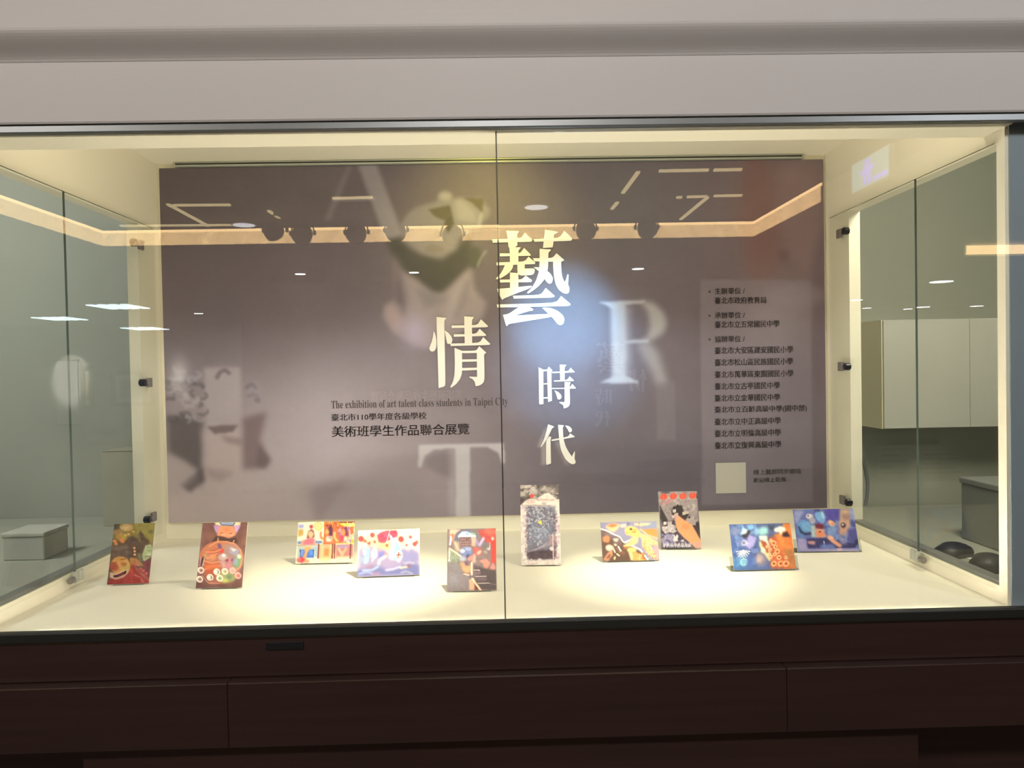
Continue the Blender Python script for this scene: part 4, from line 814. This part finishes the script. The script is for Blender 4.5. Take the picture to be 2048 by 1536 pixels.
def c9(c):
    c.poly([(128,350),(520,335),(540,700),(730,930),(255,950)], (70,92,146), 1, 10); c.dabs(60,180,520,360,900,[(90,120,180),(52,70,120),(120,150,196),(110,104,160)],40,26,.6); c.soft(300,860,120,80,(66,130,180),.7)
    c.poly([(830,325),(930,318),(1075,930),(900,930),(730,480),(830,440)], (204,116,56), 1, 4); c.poly([(760,470),(860,520),(880,620),(1000,640),(990,680),(880,650)], (226,140,78), .8, 6); c.poly([(880,650),(1010,680),(1060,900),(950,880)], (150,104,66), .8, 8)
    c.poly([(300,350),(330,400),(380,420),(370,470),(290,485),(310,430)], (190,224,214), 1, 2); c.poly([(380,430),(425,420),(400,500),(350,540),(300,490),(370,470)], (54,44,52), 1, 2); c.ell(220,440,60,60,(120,132,160),.8,8)
    c.ell(420,380,40,36,(120,180,220),.9,4); c.ell(500,440,44,50,(140,180,214),.9,6); c.ell(590,430,60,60,(150,206,206),1,5); c.poly([(530,500),(640,490),(660,560),(720,650),(690,665),(560,560)], (206,226,206), 1, 3)
    c.poly([(400,480),(510,520),(480,640),(430,670),(370,620),(390,560)], (158,152,206), 1, 4); c.ell(350,590,44,40,(186,186,206),1,4); c.ell(345,590,18,16,(70,70,100),1,2); c.poly([(270,520),(330,560),(300,640),(260,580)], (110,120,170), .9, 4)
    for k in range(9):
        t = math.pi*(.05+k*.11); c.line([(350,690),(350+90*math.cos(t),690+95*math.sin(t))], 14, (206,206,214), .9, 1)
    c.poly([(545,560),(700,680),(760,800),(700,830),(600,700),(550,620)], (196,196,150), 1, 4); c.poly([(560,540),(640,580),(700,700),(670,730),(600,640)], (150,60,40), .9, 3); c.ell(610,690,30,40,(196,214,190),.9,3)
    c.poly([(660,520),(760,500),(800,620),(860,720),(960,820),(990,920),(740,930),(720,720)], (176,84,50), 1, 5)
    for x, y, r in ((740,590,44),(770,640,34),(700,560,26),(800,700,44),(830,780,40),(770,740,30),(700,680,28),(720,770,30),(860,860,52),(930,860,56),(770,860,46),(920,780,26),(660,640,24)):
        c.ell(x, y, r, r*.9, (196,110,66), 1, 2); c.ring(x, y, r*.6, 12, (236,190,140), .9); c.ell(x, y, r*.22, r*.22, (130,50,36), 1, 1)
    c.poly([(720,400),(790,365),(860,370),(880,420),(840,440),(820,495),(800,440),(740,440)], (236,224,210), 1, 2); c.poly([(850,450),(900,430),(950,500),(900,510),(840,495)], (58,34,40), 1, 2); c.poly([(640,350),(730,345),(720,420),(660,400)], (52,66,84), .9, 4)
    c.poly([(520,700),(640,740),(680,860),(560,900),(520,820)], (150,130,140), .8, 8); c.ell(570,800,40,50,(206,180,170),.7,6); c.ell(370,840,60,50,(130,196,214),.7,6); c.ring(370,840,40,10,(200,220,206),.7); c.ell(450,840,40,60,(70,90,160),.8,6)
    c.mottle(5, (30,))
def c10(c):
    c.dabs(120,1040,1880,140,690,[(96,110,180),(70,76,150),(130,150,206),(110,104,170),(90,130,190),(60,60,120)],60,30,.6)
    c.poly([(1450,135),(1650,130),(1670,280),(1480,290)], (84,76,160), 1, 6); c.poly([(1660,140),(1800,135),(1780,400),(1740,460),(1650,330)], (196,160,132), 1, 6); c.poly([(1680,200),(1790,200),(1790,270),(1700,290)], (150,120,120), .8, 5); c.poly([(1780,150),(1830,130),(1860,280),(1800,280)], (150,160,206), 1, 5)
    c.poly([(1045,150),(1200,160),(1130,260),(1100,330),(1060,320)], (150,158,206), 1, 6); c.ell(1255,235,44,34,(222,222,222),1,3); c.ell(1290,290,40,50,(176,170,180),.9,4); c.ell(1240,230,12,12,(80,76,96),1)
    c.poly([(1330,190),(1380,170),(1440,180),(1470,240),(1430,330),(1380,300),(1330,260)], (120,170,220), 1, 3); c.line([(1420,180),(1440,250)], 24, (200,220,236), .9, 2)
    c.ell(1190,380,95,95,(100,150,206),1,4); c.line([(1115,380),(1140,440),(1200,470),(1270,460)], 26, (38,38,70), 1, 2); c.poly([(1150,320),(1250,300),(1270,430),(1180,420)], (120,166,214), .9, 4)
    c.poly([(1330,330),(1440,340),(1440,400),(1380,410),(1330,390)], (112,44,58), 1, 3); c.poly([(1320,390),(1440,410),(1480,510),(1330,520)], (206,150,130), 1, 4); c.ell(1400,470,44,36,(226,130,90),.9,3); c.ell(1390,440,14,12,(150,50,40),1,1); c.poly([(1270,360),(1330,360),(1330,510),(1280,510)], (180,196,190), .9, 4)
    c.ell(1545,325,54,30,(240,180,140),1,3,40); c.ell(1560,335,24,16,(220,120,70),.9,2,40); c.poly([(1470,380),(1600,360),(1600,490),(1500,490)], (130,160,206), .9, 5)
    c.poly([(1640,310),(1760,300),(1750,480),(1650,480)], (196,150,130), 1, 5); c.ell(1700,355,32,36,(60,50,70),1,2); c.ell(1692,345,12,12,(206,206,216),1,1)
    c.poly([(1760,400),(1870,390),(1890,600),(1760,560)], (84,84,150), 1, 5); c.line([(1740,430),(1735,550)], 20, (140,150,200), .8, 2)
    c.poly([(1210,525),(1500,520),(1640,560),(1890,600),(1840,660),(1225,660)], (56,56,104), 1, 3); c.poly([(1220,560),(1330,560),(1320,610),(1240,600)], (206,150,150), .9, 4); c.line([(1440,570),(1445,620)], 14, (206,216,236), .9, 1); c.poly([(1380,610),(1560,600),(1600,660),(1400,660)], (110,130,200), .9, 5)
    c.line([(1510,510),(1560,560),(1650,620)], 50, (226,160,136), 1, 4); c.ell(1535,520,36,28,(236,180,150),.9,3); c.poly([(1640,520),(1740,510),(1740,600),(1660,600)], (150,150,190), .8, 5)
    c.poly([(1095,520),(1205,540),(1225,665),(1885,655),(1910,690),(1100,700)], (160,152,200), 1, 4); c.ell(1640,672,40,14,(220,190,180),.9,3); c.poly([(1840,540),(1890,540),(1895,600),(1850,610)], (50,54,86), .9, 3)
    c.mottle(5, (30,))
card('dark red and olive card with a grinning mask and flowers', (190,1030), 9.6, (235.8,1051.4), (317.1,1047.7), (214,1172.2), (297.8,1169), (92,74,58), c1)
card('brown card with a bandaged face above a round bundle of vessels', (370,1030), 9.6, (410.6,1049.3), (501.8,1046.1), (391.4,1179.5), (484,1177.4), (110,74,70), c2)
card('bright card with girls reading at desks before bookshelves', (560,1030), 12.8, (596.3,1047.6), (708.4,1044.8), (590.9,1130), (706,1127.6), (250,242,214), c3)
card('blue and yellow card with white-suited figures under red balls and a cross shield', (690,1050), 12.8, (718.9,1063.3), (843.5,1060.2), (714.2,1157), (839.6,1152.3), (254,248,226), c4)
card('dark card with a glass dome, petals and steps beside a red lantern', (870,1040), 9.6, (897.9,1061.4), (991.4,1059.3), (894,1185.3), (993.4,1183.2), (120,104,104), c5)
card('tall black and white card with a crumbling tower among clouds', (990,960), 8.087, (1039.5,973.6), (1117.4,971.1), (1042.6,1133.1), (1122.3,1132.1), (224,212,206), c6)
card('orange and blue card with sea turtles', (1180,970), 8.533, (1201.7,1047.3), (1315.9,1045), (1205.2,1125.3), (1318.9,1122.9), (140,138,168), c7)
card('grey card with a hand reaching among puzzle pieces below four red characters', (1180,970), 8.533, (1304.8,985.8), (1383.9,984.6), (1323,1100), (1402.7,1099.5), (120,106,112), c8)
card('half blue and half orange card with swirling masks and gears', (1430,1000), 6.606, (1449.4,1053), (1570,1048.1), (1468.6,1143.8), (1592.7,1140.8), (80,90,130), c9, wide_stand=True)
card('violet-blue card with fish and faces in broken shapes', (1430,1000), 6.606, (1586.7,1022), (1707,1019.7), (1595.8,1106), (1719.1,1104.4), (100,108,170), c10, wide_stand=True)

# ================================================================== back-of-house, seen through the side panes
cab = empty('wall_cabinet', (2.3, 1.7, 1.23), 'off-white wall cabinet hung beyond the right-hand side pane', 'cabinet')
p = aty(1765, 858, 1.60); q = aty(1765, 640, 1.60)
CX, CZ0, CZ1 = p[0], p[2], q[2]
box('cabinet_body', CX+.004, 3.6, 1.602, 1.82, CZ0, CZ1, M['cabinet'], cab, 0.002)
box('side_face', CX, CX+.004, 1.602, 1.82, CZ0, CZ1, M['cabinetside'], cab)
px_ = aty(1937, 760, 1.60)[0]
box('cabinet_door', CX+.003, px_-.001, 1.590, 1.6015, CZ0+.002, CZ1-.002, M['cabinet'], cab, 0.001)
box('cabinet_door', px_+.001, 3.6, 1.590, 1.6015, CZ0+.002, CZ1-.002, M['cabinet'], cab, 0.001)
cpts = spline([Vector(aty(x, y, 1.812)) for x, y in ((1710, 858), (1722, 905), (1735, 958), (1733, 1000), (1724, 1030), (1735, 1056))], 8)
tag(tube('hanging_cable', cpts, 0.006, M['cable']), 'thin grey cable hanging down the wall below the cabinet', 'cable')
cz = aty(1850, 1008, 1.82)[2]
ct = empty('side_counter', (2.2, 1.0, 0), 'olive-grey counter standing against the wall beyond the right-hand pane', 'counter')
box('counter_top', 1.06, 3.6, 0.30, 1.815, cz-.04, cz, M['olive'], ct, 0.003); box('counter_body', 1.10, 3.6, 0.36, 1.81, 0, cz-.04, M['olive'], ct)
p = atz(1985, 1092, cz)
bk = empty('equipment_box', (p[0]+.06, p[1], cz), 'grey equipment box standing on the right-hand counter', 'box')
box('box_body', p[0]-.03, p[0]+.20, p[1]-.08, p[1]+.12, cz, cz+.19, M['greybox'], bk, 0.006); box('box_lid', p[0]-.034, p[0]+.204, p[1]-.084, p[1]+.124, cz+.19, cz+.21, M['greybox'], bk, 0.004)
p = atz(1955, 1118, cz); 
tag(box('paper_card', p[0]-.03, p[0]+.035, p[1]-.02, p[1]+.03, cz, cz+.003, M['whitepaint']), 'small white paper card lying on the right-hand counter', 'paper')
def pouch(px, py, rx, ry, rz, lab):
    p = atz(px, py, cz); bm = bmesh.new(); bmesh.ops.create_uvsphere(bm, u_segments=18, v_segments=10, radius=1)
    for v in bm.verts:
        n_ = 1+.12*math.sin(5*v.co.x+3*v.co.y); v.co = Vector((p[0]+v.co.x*rx*n_, p[1]+v.co.y*ry*n_, cz+max(v.co.z, -.55)*rz+.55*rz))
    tag(bm_obj('soft_pouch', bm, M['black'], None, True), lab, 'pouch')
pouch(1908, 1112, .055, .045, .028, 'black soft pouch lying on the right-hand counter beside a white paper card')
pouch(1978, 1140, .050, .05, .032, 'round black pouch lying on the right-hand counter before the equipment box')
# left-hand side
zc2 = 0.92
ct2 = empty('side_counter', (-2.2, 1.0, 0), 'olive-grey counter standing against the wall beyond the left-hand pane', 'counter')
box('counter_top', -3.6, -1.06, 0.30, 1.815, zc2-.04, zc2, M['olive'], ct2, 0.003); box('counter_body', -3.6, -1.10, 0.36, 1.81, 0, zc2-.04, M['olive'], ct2)
p = atz(58, 1118, zc2)
wb = empty('white_storage_box', (p[0], p[1], zc2), 'low off-white storage box on the left-hand counter', 'box')
box('box_body', p[0]-.07, p[0]+.06, p[1]-.02, p[1]+.12, zc2, zc2+.075, M['cabinet'], wb, 0.004); box('box_lid', p[0]-.073, p[0]+.063, p[1]-.023, p[1]+.123, zc2+.075, zc2+.088, M['cabinet'], wb, 0.003)
p = (-1.45, 0, 0)
cb = empty('cardboard_box', (p[0], 1.7, zc2), 'tan cardboard box standing on the left-hand counter by the wall', 'box')
box('box_body', p[0]-.08, p[0]+.08, 1.60, 1.80, zc2, 1.21, M['carton'], cb, 0.003); box('box_flap', p[0]-.08, p[0]+.08, 1.598, 1.70, 1.2105, 1.2135, M['carton'], cb)

# ================================================================== the gallery in front of the case, met in the glass
cv0 = empty('cove_light', (0, TY0, ZL), 'warm cove light running round the recessed ceiling tray', 'cove light')
zc_ = ZL+.145
box('cove_diffuser', TX0, TX1, TY0-.012, TY0, ZL+.004, zc_, M['cove'], cv0); box('cove_diffuser', TX0-.012, TX0, TY0, -3.4, ZL+.004, zc_, M['cove'], cv0); box('cove_diffuser', TX1, TX1+.012, TY0, -4.3, ZL+.004, zc_, M['cove'], cv0)
# light slots in the black ceiling
for a, b in (((335,410),(440,465)), ((346,412),(460,411)), ((240,453),(480,451)), ((537,423),(558,437)), ((665,398),(745,396)), ((1320,342),(1419,340)), ((1430,340),(1486,339)),
             ((1355,395),(1365,395)), ((1376,394),(1416,393)), ((1430,392),(1486,391)), ((1417,395),(1363,439)), ((1278,344),(1247,386)), ((1236,405),(1225,418))):
    A, B = mirz(*a, 2.885), mirz(*b, 2.885)
    A.y = max(A.y, TY0-.1); B.y = max(B.y, TY0-.1)
    d = (B-A).normalized(); s = Vector((-d.y, d.x, 0))*(.018 if abs(d.x) > abs(d.y) else .014)
    V = [A-s, A+s, B+s, B-s]; V += [v+Vector((0, 0, .014)) for v in V]
    lab = ('long' if (B-A).length > .45 else 'short')+' warm light slot '+('crossing' if abs(d.x) > abs(d.y) else 'running along')+' the black ceiling mirrored in the glass'
    tag(mesh_obj('light_slot', V, [(3, 2, 1, 0), (4, 5, 6, 7), (0, 1, 5, 4), (1, 2, 6, 5), (2, 3, 7, 6), (3, 0, 4, 7)], M['slit']), lab, 'light', 'light slots in the black ceiling')
# round downlights
def downlight(loc, r, lens, label, group):
    o = empty('downlight', loc, label, 'downlight', group)
    bm = bmesh.new(); cyl_bm(bm, (loc[0], loc[1], loc[2]+.006), (0, 0, 1), r*1.18, r*1.12, .012, 28); bm_obj('trim_ring', bm, M['whitepaint'], o)
    cyl('lens', (loc[0], loc[1], loc[2]-.002), (0, 0, 1), r, r, .004, lens, o, 28)
for px, py in ((507, 461), (1073, 413)):
    p = mirz(px, py, 2.84); p.y = max(p.y, TY0+.2)
    downlight(tuple(p), .095, M['disc'], 'large round downlight disc hanging under the black ceiling', 'downlight discs under the black ceiling')
    tube('stem', [p+Vector((0, 0, .01)), p+Vector((0, 0, .06))], .008, M['black'], [o for o in COL.objects if o.name.startswith('downlight')][-1])
for px, py, r in ((600, 548, .06), (828, 545, .06), (1277, 537, .07), (397, 627, .08), (1885, 563, .16), (1715, 600, .11), (1735, 616, .09), (1713, 633, .09), (1848, 614, .13), (1955, 612, .13)):
    p = mirz(px, py, ZL-.006); p.y = max(p.y, -16.0)
    downlight(tuple(p), r, M['spotlens'], 'small recessed downlight in the plaster ceiling mirrored in the glass', 'recessed downlights of the gallery')
# louvred fluorescent fixtures
for px, py, w in ((237, 613, 0.72), (120, 637, 0.72), (290, 657, 0.72)):
    p = mirz(px, py, ZL-.04)
    if p.y < -15.0: p = mir(px, py, 15.0)
    o = empty('louvre_light', tuple(p), 'square louvred fluorescent ceiling light mirrored beside the left pane', 'ceiling light', 'fluorescent louvre lights')
    box('housing', p.x-w/2, p.x+w/2, p.y-.46, p.y+.46, p.z+.005, p.z+.03, M['whitepaint'], o)
    for k in range(4):
        x = p.x-w/2+w*(k+.5)/4; box('lamp_tube', x-.055, x+.055, p.y-.42, p.y+.42, p.z-.012, p.z+.003, M['tubes'], o)
# spotlights hung in front of the cove
def spotlight(px, py, yv, r, roll=0.0):
    p = mir(px, py, yv)
    o = empty('stage_spotlight', tuple(p), 'black stage spotlight turned sideways before the lit cove' if roll else 'black round stage spotlight hanging before the lit cove', 'spotlight', 'stage spotlights under the black ceiling')
    bm = bmesh.new(); prof = [(0, .0), (.55, .05), (.9, .3), (1.0, .62), (1.0, .95), (.86, 1.0), (.86, .8), (0, .78)]
    vs_ = [[bm.verts.new((r*a*math.cos(t), r*a*math.sin(t), -r*1.5*b_+r*.75)) for t in np.linspace(0, 2*math.pi, 24, endpoint=False)] if a else [bm.verts.new((0, 0, -r*1.5*b_+r*.75))] for a, b_ in prof]
    for A, B in zip(vs_[:-1], vs_[1:]):
        for k in range(24):
            k2 = (k+1) % 24
            if len(A) == 1: bm.faces.new((A[0], B[k], B[k2]))
            elif len(B) == 1: bm.faces.new((A[k], A[k2], B[0]))
            else: bm.faces.new((A[k], A[k2], B[k2], B[k]))
    bmesh.ops.rotate(bm, verts=bm.verts, matrix=Matrix.Rotation(math.radians(roll), 3, 'Y') @ Matrix.Rotation(math.radians(52), 3, 'X'))
    bmesh.ops.translate(bm, verts=bm.verts, vec=p)
    bm_obj('lamp_head', bm, M['black'], o, True)
    arc = [p+Vector((1.12*r*math.cos(t), 0, 1.5*r*max(0, math.sin(t)))) for t in np.linspace(0, math.pi, 15)]
    tube('yoke', arc, .006, M['black'], o, 6)
    tube('hanger', [p+Vector((0, 0, 1.5*r)), Vector((p.x, p.y, 2.90))], .012, M['black'], o, 8)
    for s in (-1, 1): cyl('pivot_knob', p+Vector((s*1.16*r, 0, 0)), (1, 0, 0), .02, .02, .02, M['black'], o, 12)
for px, py, rl_ in ((605, 466, 0), (713, 464, 0), (792, 460, 0), (905, 468, 0), (1172, 456, 0), (1295, 453, 0), (550, 460, 60)): spotlight(px, py, 5.0, .083, rl_)
# running-man exit sign on the tray edge
A, B = atx(1707, 388, 2.40), atx(1784, 349, 2.40)
yA, yB = -A[1], -B[1]; zb = A[2]; zt = zb+.20
zb, zt = min(zb, 2.62), min(zb, 2.62)+.20
ex = empty('exit_sign', (2.40, (yA+yB)/2, zb), 'pale lit exit sign with a violet figure mirrored near the right pane', 'exit sign')
box('sign_case', 2.402, 2.435, min(yA, yB), max(yA, yB), zb, zt, M['whitepaint'], ex)
box('sign_face', 2.398, 2.402, min(yA, yB)+.01, max(yA, yB)-.01, zb+.008, zt-.008, M['exitpale'], ex)
ym = yA+(yB-yA)*.45
fig = bmesh.new()
for (y0, y1, z0, z1) in ((-.02, .02, .145, .178), (-.028, .028, .075, .140), (-.05, -.028, .085, .12), (.028, .05, .10, .135), (-.03, -.008, .02, .075), (.006, .03, .02, .075), (.05, .16, .02, .05)):
    bbox_bm(fig, 2.3955, 2.398, ym+y0*1.6, ym+y1*1.6, zb+z0, zb+z1)
bm_obj('running_figure', fig, M['exitfig'], ex)
# freestanding title partition across the gallery
YP = -8.30
xa, xb = mir(485, 780, 8.30).x, mir(1405, 780, 8.30).x
pt = empty('title_partition', ((xa+xb)/2, YP, 0), 'grey freestanding partition with white title lettering faintly mirrored in the glass', 'partition')
box('partition_panel', xa, xb, YP-.12, YP, 0, 2.62, M['partition'], pt, 0.004); box('partition_foot', xa-.03, xb+.03, YP-.2, YP+.03, 0, .06, M['black'], pt)
for key, (x0, y0, x1, y1) in (('yi', (1193, 683, 1250, 747)), ('qing', (1256, 738, 1294, 784)), ('shi', (1189, 776, 1224, 812)), ('dai', (1190, 822, 1222, 854))):
    _, _, polys = CH[key]; al = np.array([q for p in polys for q in p], float); lo, hi = al.min(0), al.max(0)
    Pa, Pb = mir(x0, (y0+y1)/2, 8.3), mir(x1, (y0+y1)/2, 8.3); zt_, zb_ = mir((x0+x1)/2, y0, 8.3).z, mir((x0+x1)/2, y1, 8.3).z
    f = lambda x, y: (Pb.x-(x-lo[0])/(hi[0]-lo[0])*(Pb.x-Pa.x), YP+.001, zt_-(y-lo[1])/(hi[1]-lo[1])*(zt_-zb_))
    char_mesh('partition_character', polys, f, 0.02, M['whitepaint'], pt)
Pa, Pb = mir(742, 795, 8.3), mir(925, 790, 8.3)
text_mesh('partition_text', '美術班學生作品聯合展覽', lambda u, v: (Pb.x-u*(Pb.x-Pa.x), YP+.004, Pa.z-.08+v*.16), M['whitepaint'], pt, .05)
# pictures on the far wall and a side screen at the left
def picture(px0, py0, px1, py1, yv, label, cols):
    a, b = mir(px0, py0, yv), mir(px1, py1, yv)
    o = empty('framed_picture', ((a.x+b.x)/2, -yv, b.z), label, 'picture')
    fw = .10
    for q in ((a.x, a.x+fw, b.z, a.z), (b.x-fw, b.x, b.z, a.z), (a.x+fw, b.x-fw, a.z-fw, a.z), (a.x+fw, b.x-fw, b.z, b.z+fw)):
        box('frame_bar', q[0], q[1], -yv, -yv+.05, q[2], q[3], M['frame'], o)
    box('mount', a.x+fw, b.x-fw, -yv, -yv+.02, b.z+fw, a.z-fw, M['whitepaint'], o)
    box('picture_sheet', a.x+fw*2, b.x-fw*2, -yv+.02, -yv+.025, b.z+fw*2, a.z-fw*2, cols, o)
picture(222, 742, 312, 812, 16.48, 'landscape picture in a grey frame mirrored over the left rear clip', M['cabinet'])
picture(161, 732, 190, 818, 16.48, 'narrow dark scroll picture mirrored beside the white scroll', M['cardboard'])
a, b = mir(108, 720, 16.4), mir(155, 850, 16.4)
sc_ = empty('hanging_scroll', ((a.x+b.x)/2, -16.48, b.z), 'tall white hanging scroll with lines mirrored in the left pane', 'scroll')
box('scroll_sheet', a.x, b.x, -16.48, -16.46, b.z, a.z, M['whitepaint'], sc_)
for z in (a.z, b.z): cyl('scroll_rod', ((a.x+b.x)/2, -16.45, z), (1, 0, 0), .02, .02, b.x-a.x+.08, M['frame'], sc_, 10)
lamp('SPOT', 'scroll_wash', ((a.x+b.x)/2+.2, -15.0, 2.6), 1900, (1, .95, .85), ((a.x+b.x)/2+.1, -16.48, 1.5), spot_size=math.radians(34), spot_blend=1)
# short cove at the far right
a, b = mir(1938, 448, 6.5), mir(2060, 430, 6.5)
c2_ = empty('wall_cove_light', ((a.x+b.x)/2, -6.5, a.z), 'short warm cove strip mirrored at the right end of the glass', 'cove light')
box('cove_strip', a.x, b.x+.6, -6.52, -6.5, min(a.z, 2.6), min(a.z, 2.6)+.09, M['cove'], c2_); box('cove_bracket', a.x-.02, b.x+.62, -6.56, -6.52, min(a.z, 2.6)-.02, ZL, M['whitepaint'], c2_)

for x_ in (-1.2, 1.35): lamp('SPOT', 'partition_wash', (x_, -6.7, 2.6), 130, (1, .97, .95), (x_, -8.3, 1.45), spot_size=math.radians(75), spot_blend=1, shadow_soft_size=0.0)  # added lamps, invisible in the glass, brighten the partition and its lettering
# low notice stand, mirrored in the right-hand pane
ns = empty('notice_stand', (mir(1850, 925, 2.6).x, -2.62, 0), 'low notice stand with two pale printed panels mirrored in the right pane', 'stand')
for k, (x0, y0, x1, y1) in enumerate(((1762, 892, 1832, 955), (1846, 904, 1942, 952))):
    a, b = mir(x0, y0, 2.6), mir(x1, y1, 2.6)
    pn = box('notice_panel', a.x, b.x, -2.612, -2.60, b.z, a.z, M['notice'], ns)
    for r in range(5):
        z = a.z-(r+.7)*(a.z-b.z)/5.4
        box('notice_line', a.x+.015, a.x+(b.x-a.x)*(.92, .6, .85, .45, .75)[(r+k) % 5], -2.600, -2.599, z-.006, z+.006, M['ink'], pn)
a, b = mir(1762, 955, 2.6), mir(1942, 955, 2.6)
tube('stand_bar', [(a.x, -2.62, b.z-.01), (b.x, -2.62, b.z-.01)], .012, M['steel'], ns); tube('stand_leg', [((a.x+b.x)/2, -2.62, 0.02), ((a.x+b.x)/2, -2.62, b.z-.01)], .015, M['steel'], ns)
cyl('stand_foot', ((a.x+b.x)/2, -2.62, .01), (0, 0, 1), .16, .15, .02, M['steel'], ns, 28)
